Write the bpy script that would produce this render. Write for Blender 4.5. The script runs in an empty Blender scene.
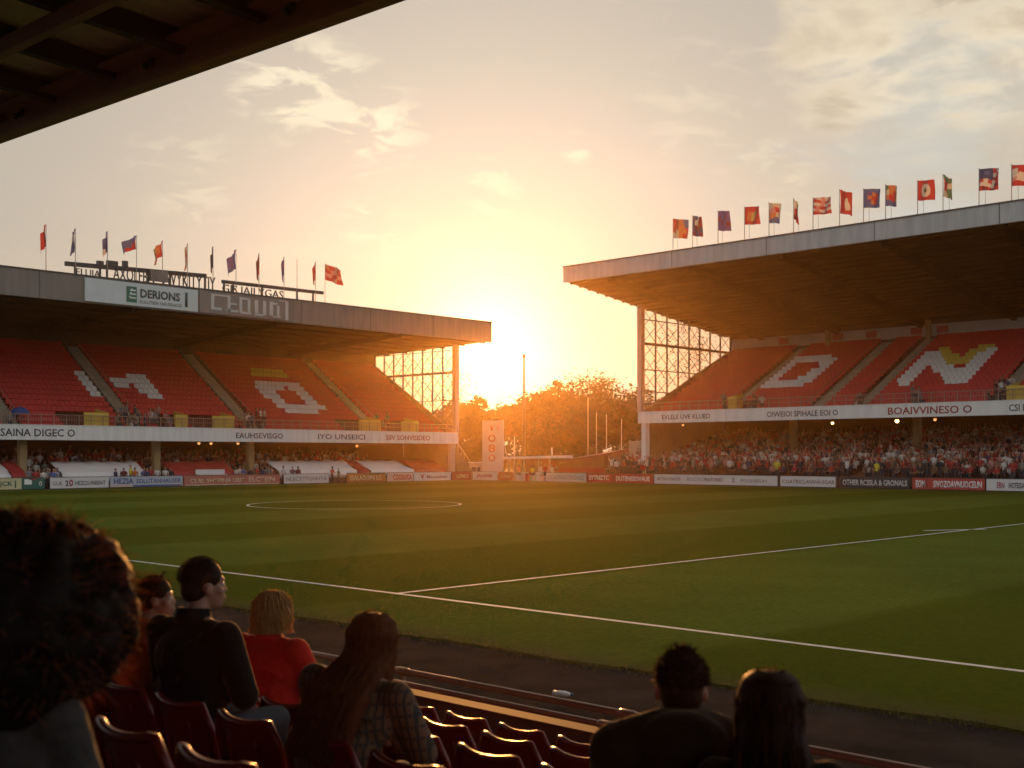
import bpy, bmesh, math, random
import numpy as np
from mathutils import Vector, Matrix, Euler
rnd = random.Random(7)
C = bpy.context.scene.collection
sc = bpy.context.scene
rad = math.radians

# ------------------------------------------------------------------ camera, world, sun, exposure
FPX, V0, EYE = 1180.0, 455.0, 2.7
CA = rad(43.75)
FW = (math.cos(CA), math.sin(CA)); RT = (math.sin(CA), -math.cos(CA))
cam_d = bpy.data.cameras.new('camera'); cam = bpy.data.objects.new('camera', cam_d); C.objects.link(cam)
cam.location = (0, 0, EYE)
cam.rotation_euler = (rad(90), 0, CA - rad(90))
cam_d.sensor_width = 36.0
cam_d.lens = 36.0 * FPX / 1024
cam_d.shift_y = (V0 - 384) / 1024
cam_d.clip_start = 0.05; cam_d.clip_end = 5000
cam_d.dof.use_dof = True; cam_d.dof.focus_distance = 20.0; cam_d.dof.aperture_fstop = 3.2
sc.camera = cam
sc.render.resolution_x = 1024; sc.render.resolution_y = 768
sc.view_settings.view_transform = 'Standard'
sc.view_settings.look = 'None'
sc.view_settings.gamma = 1.0
sc.view_settings.use_curve_mapping = False
sc.view_settings.exposure = 0.0
sc.render.engine = 'CYCLES'
cy = sc.cycles
cy.max_bounces = 6; cy.diffuse_bounces = 3; cy.glossy_bounces = 2; cy.transmission_bounces = 3
cy.volume_bounces = 0; cy.transparent_max_bounces = 12
cy.use_denoising = True
cy.sample_clamp_indirect = 4.0

SUN_EL = rad(4.9)
_k = (489 - 512) / FPX
_s = Vector((FW[0] + RT[0] * _k, FW[1] + RT[1] * _k, 0)).normalized()
SUN_DIR = Vector((_s.x * math.cos(SUN_EL), _s.y * math.cos(SUN_EL), math.sin(SUN_EL)))
sun_d = bpy.data.lights.new('sun', 'SUN'); sun = bpy.data.objects.new('sun', sun_d); C.objects.link(sun)
sun_d.energy = 4.4; sun_d.angle = rad(0.6); sun_d.color = (1.0, 0.41, 0.10)
sun.rotation_euler = (-SUN_DIR).to_track_quat('-Z', 'Y').to_euler()

world = bpy.data.worlds.new('World'); sc.world = world; world.use_nodes = True
nt = world.node_tree; nt.nodes.clear()
def N(t, **kw):
    n = nt.nodes.new(t)
    for k, v in kw.items(): setattr(n, k, v)
    return n
L = nt.links.new
def wmath(op, a, b=None, clamp=False):
    n = N('ShaderNodeMath', operation=op, use_clamp=clamp)
    for i, x in enumerate((a, b)):
        if x is None: continue
        if isinstance(x, (int, float)): n.inputs[i].default_value = x
        else: L(x, n.inputs[i])
    return n.outputs[0]
def wmix(f, a, b, mode='MIX'):
    n = N('ShaderNodeMix', data_type='RGBA', blend_type=mode)
    for i, x in ((0, f), (6, a), (7, b)):
        if isinstance(x, (int, float)): n.inputs[i].default_value = x
        elif isinstance(x, tuple): n.inputs[i].default_value = (*x, 1)
        else: L(x, n.inputs[i])
    return n.outputs[2]
sky = N('ShaderNodeTexSky', sky_type='NISHITA')
sky.sun_disc = False; sky.sun_elevation = SUN_EL
sky.sun_rotation = math.atan2(SUN_DIR.x, SUN_DIR.y)
sky.air_density = 1.0; sky.dust_density = 4.0; sky.ozone_density = 1.5
tc = N('ShaderNodeTexCoord')
sep = N('ShaderNodeSeparateXYZ'); L(tc.outputs['Generated'], sep.inputs[0])
dot = N('ShaderNodeVectorMath', operation='DOT_PRODUCT'); L(tc.outputs['Generated'], dot.inputs[0]); dot.inputs[1].default_value = SUN_DIR
cosang = wmath('MAXIMUM', dot.outputs['Value'], 0.0)
ang = wmath('ARCCOSINE', wmath('MINIMUM', cosang, 1.0))
up = wmath('MAXIMUM', sep.outputs['Z'], 0.0)
# thin high cloud veil over the whole sky, brightening towards the sun (aureole), added fill opposite
aure = wmath('POWER', cosang, 600.0)
aure2 = wmath('POWER', cosang, 40.0)
aure3 = wmath('POWER', cosang, 5.0)
# clouds on a plane overhead
div = wmath('ADD', up, 0.10)
cx = wmath('DIVIDE', sep.outputs['X'], div); cyy = wmath('DIVIDE', sep.outputs['Y'], div)
cmb = N('ShaderNodeCombineXYZ'); L(cx, cmb.inputs[0]); L(cyy, cmb.inputs[1]); cmb.inputs[2].default_value = 3.7
def wnoise(scale, detail, rough, off=0.0, dist=0.0):
    n = N('ShaderNodeTexNoise'); n.inputs['Scale'].default_value = scale; n.inputs['Detail'].default_value = detail
    n.inputs['Roughness'].default_value = rough; n.inputs['Distortion'].default_value = dist
    m = N('ShaderNodeVectorMath', operation='ADD'); L(cmb.outputs[0], m.inputs[0]); m.inputs[1].default_value = (off, off * .7, off * .3)
    L(m.outputs[0], n.inputs['Vector']); return n.outputs['Fac']
def wramp(x, a, b):
    n = N('ShaderNodeMapRange', interpolation_type='SMOOTHSTEP'); L(x, n.inputs[0]); n.inputs[1].default_value = a; n.inputs[2].default_value = b
    return n.outputs[0]
SKY_K = 0.07
nish = N('ShaderNodeMix', data_type='RGBA', blend_type='MULTIPLY'); nish.inputs[0].default_value = 1.0
L(sky.outputs[0], nish.inputs[6]); nish.inputs[7].default_value = (SKY_K, SKY_K, SKY_K, 1)
base = nish.outputs[2]
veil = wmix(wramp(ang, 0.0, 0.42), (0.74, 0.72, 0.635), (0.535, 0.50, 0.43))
veil = wmix(wramp(ang, 0.5, 1.4), veil, (0.70, 0.72, 0.76))  # sky far from the sun raised as added fill light
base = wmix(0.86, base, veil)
nA = wnoise(1.5, 7, .60, 2.3, .4); nB = wnoise(4.2, 7, .62, 9.1, .6); nC = wnoise(.55, 4, .5, 21.0)
# broad soft streaks of high cloud
base = wmix(wmath('MULTIPLY', wramp(nC, .42, .66), .30), base, (.74, .62, .47))
base = wmix(wmath('MULTIPLY', wramp(nA, .56, .70), .22), base, (.95, .83, .60))
def sky_blob(u, v, r_deg, noise_k, edge=.35):
    k = (u - 512) / FPX; d = Vector((FW[0] + RT[0] * k, FW[1] + RT[1] * k, (V0 - v) / FPX)).normalized()
    n = N('ShaderNodeVectorMath', operation='DOT_PRODUCT'); L(tc.outputs['Generated'], n.inputs[0]); n.inputs[1].default_value = d
    a = wmath('ARCCOSINE', wmath('MINIMUM', n.outputs['Value'], 1.0)); r = rad(r_deg)
    nz = wmath('ADD', wmath('MULTIPLY', wmath('SUBTRACT', nA, .5), r * noise_k), wmath('MULTIPLY', wmath('SUBTRACT', nB, .5), r * noise_k * .8))
    a = wmath('ADD', a, nz)
    m = N('ShaderNodeMapRange', interpolation_type='SMOOTHSTEP'); L(a, m.inputs[0]); m.inputs[1].default_value = r; m.inputs[2].default_value = r * (1 - edge); return m.outputs[0]
base = wmix(wmath('MULTIPLY', sky_blob(935, 125, 7.5, 2.2, .8), .8), base, (.60, .61, .56))
nD = wnoise(8.0, 5, .55, 4.4, .5); nE = wnoise(4.0, 5, .52, 15.2, .3)
frag = wramp(nD, .46, .62); puff = wramp(nE, .38, .60); puffs = wramp(nE, .46, .68)
for (u, v, r_, c_, a_) in ((950, 12, 7.0, (.44, .375, .29), .95), (845, 70, 3.6, (.50, .42, .32), .9), (1020, 70, 4.0, (.52, .43, .32), .9), (905, 82, 1.8, (.7, .60, .45), .7), (830, 10, 3.0, (.6, .5, .38), .7)):
    mk = wmath('MULTIPLY', sky_blob(u, v, r_, 1.2, .5), a_)
    base = wmix(wmath('MULTIPLY', mk, puff), base, (.92, .81, .60))
    base = wmix(wmath('MULTIPLY', mk, puffs), base, c_)
for (u, v, r_, a_) in ((310, 95, 3.2, .75), (375, 135, 2.6, .95), (270, 75, 2.0, .6), (490, 190, 1.8, .8), (578, 148, .9, .9), (370, 225, 2.4, .6), (690, 110, 4.0, .25), (780, 185, 3, .3), (190, 190, 3, .3)):
    base = wmix(wmath('MULTIPLY', wmath('MULTIPLY', sky_blob(u, v, r_, 1.6, .9), frag), a_), base, (1.0, .90, .66))
add1 = wmix(1.0, base, wmix(1.0, (0, 0, 0), (1, 1, 1)), 'MULTIPLY')
def wscale(f, col):
    n = N('ShaderNodeVectorMath', operation='SCALE'); n.inputs[0].default_value = col; L(f, n.inputs[3]); return n.outputs[0]
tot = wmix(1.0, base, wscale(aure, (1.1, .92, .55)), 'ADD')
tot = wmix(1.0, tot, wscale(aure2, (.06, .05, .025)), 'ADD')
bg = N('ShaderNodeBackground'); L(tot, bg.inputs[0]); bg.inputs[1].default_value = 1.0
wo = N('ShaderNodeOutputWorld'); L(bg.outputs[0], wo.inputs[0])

# ------------------------------------------------------------------ survey helpers (pixel of the photo -> point on a real plane)
def _ray(u, v):
    k = (u - 512) / FPX
    return (FW[0] + RT[0] * k, FW[1] + RT[1] * k, (V0 - v) / FPX)
def PX(u, v, X):
    r = _ray(u, v); t = X / r[0]; return Vector((X, r[1] * t, EYE + r[2] * t))
def PY(u, v, Y):
    r = _ray(u, v); t = Y / r[1]; return Vector((r[0] * t, Y, EYE + r[2] * t))
def PZ(u, v, Z=0.0):
    r = _ray(u, v); t = (Z - EYE) / r[2]; return Vector((r[0] * t, r[1] * t, Z))
def PD(u, v, D):
    r = _ray(u, v); return Vector((r[0] * D, r[1] * D, EYE + r[2] * D))
def UV(p):
    d = p[0] * FW[0] + p[1] * FW[1]; e = p[0] * RT[0] + p[1] * RT[1]
    return 512 + FPX * e / d, V0 - FPX * (p[2] - EYE) / d
def inpoly(x, y, poly):
    c = False; j = len(poly) - 1
    for i in range(len(poly)):
        (xi, yi), (xj, yj) = poly[i], poly[j]
        if (yi > y) != (yj > y) and x < (xj - xi) * (y - yi) / (yj - yi) + xi: c = not c
        j = i
    return c

# ------------------------------------------------------------------ materials
_mats = {}
def mat(name, col, rough=.6, var=.18, scale=3.0, metal=0.0, bump=0.0, bscale=40.0, transl=0.0, spec=.5, emit=None, streak=False):
    if name in _mats: return _mats[name]
    m = bpy.data.materials.new(name); m.use_nodes = True; t = m.node_tree; b = t.nodes['Principled BSDF']
    b.inputs['Roughness'].default_value = rough; b.inputs['Metallic'].default_value = metal
    b.inputs['Specular IOR Level'].default_value = spec
    co = t.nodes.new('ShaderNodeTexCoord')
    nz = t.nodes.new('ShaderNodeTexNoise'); nz.inputs['Scale'].default_value = scale; nz.inputs['Detail'].default_value = 6
    nz.inputs['Roughness'].default_value = .65
    if streak:      # rain streaks: noise stretched vertically
        mp = t.nodes.new('ShaderNodeMapping'); mp.inputs['Scale'].default_value = (2.2, 2.2, .22)
        t.links.new(co.outputs['Object'], mp.inputs[0]); t.links.new(mp.outputs[0], nz.inputs['Vector'])
    else: t.links.new(co.outputs['Object'], nz.inputs['Vector'])
    mx = t.nodes.new('ShaderNodeMix'); mx.data_type = 'RGBA'
    mr = t.nodes.new('ShaderNodeMapRange'); mr.inputs[1].default_value = .3; mr.inputs[2].default_value = .7
    t.links.new(nz.outputs['Fac'], mr.inputs[0]); t.links.new(mr.outputs[0], mx.inputs[0])
    mx.inputs[6].default_value = (*[c * (1 - var) for c in col], 1); mx.inputs[7].default_value = (*[min(1, c * (1 + var)) for c in col], 1)
    t.links.new(mx.outputs[2], b.inputs['Base Color'])
    if bump:
        n2 = t.nodes.new('ShaderNodeTexNoise'); n2.inputs['Scale'].default_value = bscale; n2.inputs['Detail'].default_value = 4
        t.links.new(co.outputs['Object'], n2.inputs['Vector'])
        bp = t.nodes.new('ShaderNodeBump'); bp.inputs['Strength'].default_value = bump; bp.inputs['Distance'].default_value = .02
        t.links.new(n2.outputs['Fac'], bp.inputs['Height']); t.links.new(bp.outputs[0], b.inputs['Normal'])
    if transl:
        tr = t.nodes.new('ShaderNodeBsdfTranslucent'); t.links.new(mx.outputs[2], tr.inputs[0])
        ms = t.nodes.new('ShaderNodeMixShader'); ms.inputs[0].default_value = transl
        out = t.nodes['Material Output']
        t.links.new(b.outputs[0], ms.inputs[1]); t.links.new(tr.outputs[0], ms.inputs[2]); t.links.new(ms.outputs[0], out.inputs[0])
    if emit:
        b.inputs['Emission Color'].default_value = (*emit[0], 1); b.inputs['Emission Strength'].default_value = emit[1]
    _mats[name] = m; return m

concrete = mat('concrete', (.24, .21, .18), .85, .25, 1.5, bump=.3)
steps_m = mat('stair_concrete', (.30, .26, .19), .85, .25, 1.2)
seat_red = mat('red_plastic', (.50, .010, .006), .5, .15, .6)
seat_white = mat('white_plastic', (.72, .70, .66), .5, .1, 1)
seat_yel = mat('yellow_plastic', (.60, .42, .05), .5, .12, 1)
steel_grey = mat('grey_cladding', (.36, .37, .37), .55, .2, .9, streak=True)
taupe = mat('taupe_cladding', (.20, .165, .14), .6, .22, .9, streak=True)
white_paint = mat('white_paint', (.76, .76, .75), .55, .14, .9, streak=True)
off_white = mat('off_white_wall', (.42, .35, .29), .7, .15, .8)
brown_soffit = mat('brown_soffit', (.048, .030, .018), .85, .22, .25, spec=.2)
dark_steel = mat('dark_steel', (.06, .05, .045), .5, .2, 3)
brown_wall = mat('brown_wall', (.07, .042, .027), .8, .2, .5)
ochre = mat('ochre_paint', (.30, .22, .10), .7, .15, 2)
pink_col = mat('pale_column_paint', (.45, .36, .33), .6, .12, 2)
galv = mat('galvanised_steel', (.42, .40, .38), .4, .15, 5, metal=.6)
tarp = mat('white_tarpaulin', (.72, .71, .70), .6, .06, 2, bump=.2, bscale=3)
yellow_panel = mat('yellow_panel', (.62, .43, .07), .6, .12, 1)
red_panel = mat('red_panel', (.40, .035, .022), .55, .15, 1)
navy_txt = mat('navy_lettering', (.03, .035, .07), .6, .05)
red_txt = mat('red_lettering', (.33, .02, .02), .6, .05)
white_txt = mat('white_lettering', (.78, .77, .75), .6, .05)
green_txt = mat('green_lettering', (.03, .12, .07), .6, .1)
black_m = mat('black_fittings', (.02, .018, .017), .5, .2)
asphalt = mat('asphalt', (.055, .05, .046), .9, .3, .6, bump=.6, bscale=60)

# ------------------------------------------------------------------ mesh builder
class MB:
    def __init__(s): s.v = []; s.f = []; s.m = []; s.sm = []; s.M = None
    def add(s, vs, fs, m=0, smooth=False):
        o = len(s.v)
        if s.M is not None: vs = [tuple(s.M @ Vector(p)) for p in vs]
        s.v.extend([tuple(p) for p in vs]); s.f.extend([tuple(i + o for i in f) for f in fs])
        s.m.extend([m] * len(fs)); s.sm.extend([smooth] * len(fs)); return s
    def box(s, x0, x1, y0, y1, z0, z1, m=0):
        x0, x1 = min(x0, x1), max(x0, x1); y0, y1 = min(y0, y1), max(y0, y1); z0, z1 = min(z0, z1), max(z0, z1)
        return s.hexa([(x0, y0, z0), (x1, y0, z0), (x1, y1, z0), (x0, y1, z0)], [(x0, y0, z1), (x1, y0, z1), (x1, y1, z1), (x0, y1, z1)], m)
    def hexa(s, a, b, m=0):      # prism between two loops
        n = len(a)
        fs = [tuple(range(n))[::-1], tuple(range(n, 2 * n))] + [(i, (i + 1) % n, n + (i + 1) % n, n + i) for i in range(n)]
        return s.add(list(a) + list(b), fs, m)
    def beam(s, p, q, w, h, m=0, upv=(0, 0, 1)):
        p = Vector(p); q = Vector(q); d = (q - p).normalized(); upv = Vector(upv)
        if abs(d.dot(upv)) > .98: upv = Vector((1, 0, 0))
        r = d.cross(upv).normalized() * (w / 2); u = r.cross(d).normalized() * (h / 2)
        o = [-r - u, r - u, r + u, -r + u]
        return s.hexa([p + k for k in o], [q + k for k in o], m)
    def tube(s, pts, rs, n=8, m=0, smooth=True, cap=True):
        pts = [Vector(p) for p in pts]
        if isinstance(rs, (int, float)): rs = [rs] * len(pts)
        vs = []; prev = None
        for i, p in enumerate(pts):
            d = (pts[min(i + 1, len(pts) - 1)] - pts[max(i - 1, 0)])
            d = d.normalized() if d.length > 1e-9 else Vector((0, 0, 1))
            if prev is None:
                a = Vector((1, 0, 0)) if abs(d.x) < .8 else Vector((0, 1, 0)); r = d.cross(a).normalized()
            else:
                r = prev - d * prev.dot(d); r = r.normalized() if r.length > 1e-6 else d.orthogonal().normalized()
            prev = r; u = d.cross(r)
            for k in range(n):
                t = 2 * math.pi * k / n; vs.append(p + (r * math.cos(t) + u * math.sin(t)) * rs[i])
        fs = []
        for i in range(len(pts) - 1):
            for k in range(n):
                k2 = (k + 1) % n; fs.append((i * n + k, i * n + k2, (i + 1) * n + k2, (i + 1) * n + k))
        if cap: fs += [tuple(range(n))[::-1], tuple(range((len(pts) - 1) * n, len(pts) * n))]
        return s.add(vs, fs, m, smooth)
    def cap(s, p, q, r0, r1=None, n=12, m=0):     # capsule
        r1 = r0 if r1 is None else r1; p = Vector(p); q = Vector(q); d = q - p
        d = d.normalized() if d.length > 1e-6 else Vector((0, 0, 1))
        pts = []; rs = []
        for a in (-85, -60, -30): pts.append(p + d * r0 * math.sin(rad(a))); rs.append(r0 * math.cos(rad(a)))
        pts += [p, q]; rs += [r0, r1]
        for a in (30, 60, 85): pts.append(q + d * r1 * math.sin(rad(a))); rs.append(r1 * math.cos(rad(a)))
        return s.tube(pts, rs, n, m)
    def ell(s, c, r, R=None, n=14, k=9, m=0):
        vs = []; c = Vector(c)
        for i in range(1, k):
            a = math.pi * i / k - math.pi / 2
            for j in range(n):
                t = 2 * math.pi * j / n
                p = Vector((r[0] * math.cos(a) * math.cos(t), r[1] * math.cos(a) * math.sin(t), r[2] * math.sin(a)))
                vs.append(c + (R @ p if R else p))
        b = Vector((0, 0, -r[2])); t_ = Vector((0, 0, r[2]))
        vs += [c + (R @ b if R else b), c + (R @ t_ if R else t_)]
        fs = []
        for i in range(k - 2):
            for j in range(n): j2 = (j + 1) % n; fs.append((i * n + j, i * n + j2, (i + 1) * n + j2, (i + 1) * n + j))
        nb = len(vs) - 2
        for j in range(n):
            j2 = (j + 1) % n; fs.append((nb, j2, j)); fs.append((nb + 1, (k - 2) * n + j, (k - 2) * n + j2))
        return s.add(vs, fs, m, True)
    def grid(s, P, m=0, smooth=True, mf=None):     # P[i][j] points
        a = len(P); b = len(P[0]); o = len(s.v)
        vs = [p for row in P for p in row]; fs = []; ms = []
        for i in range(a - 1):
            for j in range(b - 1):
                fs.append((i * b + j, i * b + j + 1, (i + 1) * b + j + 1, (i + 1) * b + j)); ms.append(mf(i, j) if mf else m)
        s.add(vs, fs, 0, smooth); s.m[-len(ms):] = ms; return s
    def mesh(s, name, mats, normals=True):
        me = bpy.data.meshes.new(name); me.from_pydata(s.v, [], s.f)
        for m in (mats if isinstance(mats, (list, tuple)) else [mats]): me.materials.append(m)
        me.polygons.foreach_set('material_index', s.m); me.polygons.foreach_set('use_smooth', s.sm)
        if normals:
            bm = bmesh.new(); bm.from_mesh(me); bmesh.ops.recalc_face_normals(bm, faces=bm.faces); bm.to_mesh(me); bm.free()
        me.update(); return me
    def build(s, name, mats, parent=None, normals=True):
        return link(name, s.mesh(name, mats, normals), parent)
def link(name, me, parent=None, loc=None, rot=None):
    o = bpy.data.objects.new(name, me); C.objects.link(o)
    if parent: o.parent = parent
    if loc is not None: o.location = loc
    if rot is not None: o.rotation_euler = rot
    return o
def tag(o, label, cat, group=None, kind=None):
    o['label'] = label; o['category'] = cat
    if group: o['group'] = group
    if kind: o['kind'] = kind
    return o
def struct(o): o['kind'] = 'structure'; return o
def empty(name, loc, rz=0.0):
    o = bpy.data.objects.new(name, None); C.objects.link(o); o.location = loc; o.rotation_euler = (0, 0, rz); o.empty_display_size = .2; return o
def text_mesh(txt, width, height, ex=.012, bold=.0):
    cu = bpy.data.curves.new('txt', 'FONT'); cu.body = txt; cu.size = 1.0; cu.extrude = 0.0; cu.offset = bold; cu.resolution_u = 2
    cu.align_x = 'CENTER'; cu.align_y = 'CENTER'
    o = bpy.data.objects.new('txt', cu); C.objects.link(o)
    dg = bpy.context.evaluated_depsgraph_get(); me = bpy.data.meshes.new_from_object(o.evaluated_get(dg))
    bpy.data.objects.remove(o); bpy.data.curves.remove(cu)
    co = np.empty(len(me.vertices) * 3); me.vertices.foreach_get('co', co); co = co.reshape(-1, 3)
    mn, mx = co.min(0), co.max(0)
    co[:, 0] = (co[:, 0] - (mn[0] + mx[0]) / 2) * width / max(1e-6, mx[0] - mn[0])
    co[:, 1] = (co[:, 1] - (mn[1] + mx[1]) / 2) * height / max(1e-6, mx[1] - mn[1])
    me.vertices.foreach_set('co', co.reshape(-1))
    bm = bmesh.new(); bm.from_mesh(me)
    r = bmesh.ops.extrude_face_region(bm, geom=bm.faces[:])
    bmesh.ops.translate(bm, verts=[g for g in r['geom'] if isinstance(g, bmesh.types.BMVert)], vec=(0, 0, ex))
    bmesh.ops.recalc_face_normals(bm, faces=bm.faces); bm.to_mesh(me); bm.free(); me.update(); return me
def lettering(txt, width, height, m, parent, x, y, z, bold=.0, name='lettering', ex=.012, rot=None):
    """stands upright in the parent's frame, facing the parent's -y"""
    me = text_mesh(txt, width, height, ex, bold); me.materials.append(m)
    return link(name, me, parent, (x, y, z), rot or (rad(90), 0, 0))

# ------------------------------------------------------------------ setting: ground, track, pitch, markings, haze
gm = MB(); gm.grid([[(x, y, -.012) for y in (-1500, -200, 0, 200, 1500)] for x in (-1500, -200, 0, 200, 1500)], smooth=False)
struct(gm.build('ground', mat('rough_ground', (.07, .065, .045), .95, .3, .2, bump=.4, bscale=3)))
am = MB(); am.grid([[(x, y, -.004) for y in np.linspace(-60, 125, 12)] for x in np.linspace(-20, 125, 12)], smooth=False)
struct(am.build('apron', asphalt))
cinder = mat('track_cinder', (.040, .031, .025), .95, .4, .9, bump=.9, bscale=35, spec=0.0)
tm = MB(); tm.grid([[(x, y, .0) for y in np.linspace(-40, 110, 60)] for x in (6.35, 8, 10, 11.9)], smooth=False)
struct(tm.build('track', cinder))

def grass_material():
    m = bpy.data.materials.new('mown_grass'); m.use_nodes = True; t = m.node_tree; b = t.nodes['Principled BSDF']
    b.inputs['Roughness'].default_value = .8; b.inputs['Specular IOR Level'].default_value = .0
    l = t.links.new; n = t.nodes.new
    co = n('ShaderNodeTexCoord'); sp = n('ShaderNodeSeparateXYZ'); l(co.outputs['Object'], sp.inputs[0])
    def noise(sc_, det, vec=None):
        q = n('ShaderNodeTexNoise'); q.inputs['Scale'].default_value = sc_; q.inputs['Detail'].default_value = det; l(vec or co.outputs['Object'], q.inputs['Vector']); return q.outputs['Fac']
    def ma(op, a, b_=None):
        q = n('ShaderNodeMath'); q.operation = op
        for i, x in enumerate((a, b_)):
            if x is None: continue
            if isinstance(x, (int, float)): q.inputs[i].default_value = x
            else: l(x, q.inputs[i])
        return q.outputs[0]
    # mowing bands run along X and alternate every 7.6 m of Y
    yy = ma('ADD', sp.outputs['Y'], ma('MULTIPLY', ma('SUBTRACT', noise(.8, 3), .5), .5))
    s = ma('SINE', ma('MULTIPLY', ma('SUBTRACT', yy, 9.3), math.pi / 7.6))
    mr = n('ShaderNodeMapRange'); mr.interpolation_type = 'SMOOTHSTEP'; mr.inputs[1].default_value = -.12; mr.inputs[2].default_value = .12; l(s, mr.inputs[0])
    def mix(f, a, c):
        q = n('ShaderNodeMix'); q.data_type = 'RGBA'
        for i, x in ((0, f), (6, a), (7, c)):
            if isinstance(x, (int, float)): q.inputs[i].default_value = x
            elif isinstance(x, tuple): q.inputs[i].default_value = (*x, 1)
            else: l(x, q.inputs[i])
        return q.outputs[2]
    band = mix(mr.outputs[0], (.060, .080, .009), (.084, .110, .018))
    r1 = n('ShaderNodeMapRange'); r1.inputs[1].default_value = .35; r1.inputs[2].default_value = .65; l(noise(.35, 5), r1.inputs[0])
    band = mix(ma('MULTIPLY', r1.outputs[0], .35), band, (.062, .062, .010))
    r2 = n('ShaderNodeMapRange'); r2.inputs[1].default_value = .35; r2.inputs[2].default_value = .7; l(noise(9, 6), r2.inputs[0])
    band = mix(ma('MULTIPLY', r2.outputs[0], .35), band, (.022, .034, .008))
    # straw-coloured wear along the edge of the turf
    e = n('ShaderNodeMapRange'); e.inputs[1].default_value = 12.6; e.inputs[2].default_value = 11.4; l(ma('ADD', sp.outputs['X'], ma('MULTIPLY', ma('SUBTRACT', noise(1.3, 5), .5), 1.5)), e.inputs[0])
    band = mix(ma('MULTIPLY', e.outputs[0], .6), band, (.085, .068, .035))
    l(band, b.inputs['Base Color'])
    bp = n('ShaderNodeBump'); bp.inputs['Strength'].default_value = .8; bp.inputs['Distance'].default_value = .04
    l(noise(28, 5), bp.inputs['Height']); l(bp.outputs[0], b.inputs['Normal'])
    return m
grass_m = grass_material()
pm = MB()
xs = [11.6] + list(np.linspace(12, 87.6, 24)); ys = np.linspace(-40, 90.1, 120)
def ex(y): return 11.62 + .10 * math.sin(y * 1.7) + .07 * math.sin(y * 4.3 + 1) + .05 * math.sin(y * 9.1)
pm.grid([[(ex(y) if i == 0 else x, y, .035) for y in ys] for i, x in enumerate(xs)], smooth=False)
pm.grid([[(ex(y) - .03 * k, y, .035 - .045 * k) for y in ys] for k in (0, 1)], smooth=False)
struct(pm.build('pitch', grass_m, normals=False))
# ragged tufts along the turf edge
tb = MB(); r2 = random.Random(3)
for k in range(5200):
    y = r2.uniform(-2, 24); x = ex(y) + r2.gauss(0.02, .10); h = r2.uniform(.03, .10); a = r2.uniform(0, 6.28); w = .006
    dx, dy = math.cos(a) * w, math.sin(a) * w; lx, ly = r2.gauss(0, .03), r2.gauss(0, .03)
    tb.add([(x - dx, y - dy, 0), (x + dx, y + dy, 0), (x + lx, y + ly, h)], [(0, 1, 2)])
tag(tb.build('grass_tufts', mat('edge_grass', (.075, .075, .026), .8, .4, 4, transl=.35), normals=False), 'ragged grass tufts along the edge of the turf beside the track', 'grass', kind='stuff')

line_m = mat('line_paint', (.42, .43, .38), .8, .3, 6, bump=.4, bscale=50)
def line_strip(name, pts, w):
    mb = MB(); P = [Vector((p[0], p[1], .039)) for p in pts]; A = []; B = []
    for i, p in enumerate(P):
        d = (P[min(i + 1, len(P) - 1)] - P[max(i - 1, 0)]).normalized(); nn = Vector((-d.y, d.x, 0)) * w / 2
        A.append(p + nn); B.append(p - nn)
    mb.grid([A, B], smooth=False); return struct(mb.build(name, line_m, normals=False))
TX = 14.85; LY = 17.3
line_strip('touchline', [(TX, y) for y in np.linspace(-30, 86, 60)], .13)
line_strip('cross_line', [(x, LY) for x in np.linspace(TX + .07, 84.9, 40)], .12)
a_ = PZ(924, 531.6); b_ = PZ(986, 530.2)
line_strip('short_line', [(a_.x + (b_.x - a_.x) * k / 6, a_.y + (b_.y - a_.y) * k / 6) for k in range(7)], .22)
cc = (40.2, 50.2)
line_strip('centre_circle', [(cc[0] + 5.7 * math.cos(t), cc[1] + 5.7 * math.sin(t)) for t in np.linspace(0, 2 * math.pi, 65)], .13)
line_strip('far_touchline', [(84.9, y) for y in np.linspace(-30, 86, 30)], .12)
line_strip('goal_line', [(x, 86) for x in np.linspace(TX + .07, 84.8, 30)], .12)

hz = MB(); hz.box(-25, 270, -75, 270, -1.5, 30)
haze_m = bpy.data.materials.new('haze'); haze_m.use_nodes = True
ht = haze_m.node_tree; ht.nodes.remove(ht.nodes['Principled BSDF'])
pv = ht.nodes.new('ShaderNodeVolumePrincipled'); ht.links.new(pv.outputs[0], ht.nodes['Material Output'].inputs['Volume'])
pv.inputs['Color'].default_value = (.97, .62, .28, 1); pv.inputs['Density'].default_value = .00028; pv.inputs['Anisotropy'].default_value = .87
tag(hz.build('haze', haze_m), 'thin warm evening haze filling the air over the whole ground', 'haze', kind='stuff')

# ------------------------------------------------------------------ far seats
def far_seat_geo():
    mb = MB()
    mb.hexa([(-.237, .17, .42), (.237, .17, .42), (.237, .22, .42), (-.237, .22, .42)], [(-.23, .27, .84), (.23, .27, .84), (.23, .31, .84), (-.23, .31, .84)])
    mb.hexa([(-.21, -.20, .38), (.21, -.20, .38), (.21, .17, .40), (-.21, .17, .40)], [(-.21, -.21, .44), (.21, -.21, .44), (.21, .19, .46), (-.21, .19, .46)])
    return mb
FS = far_seat_geo()
def seat_mesh(m):
    return FS.mesh('seat', m)
SEAT_ME = {0: seat_mesh(seat_red), 1: seat_mesh(seat_white), 2: seat_mesh(seat_yel)}

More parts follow.
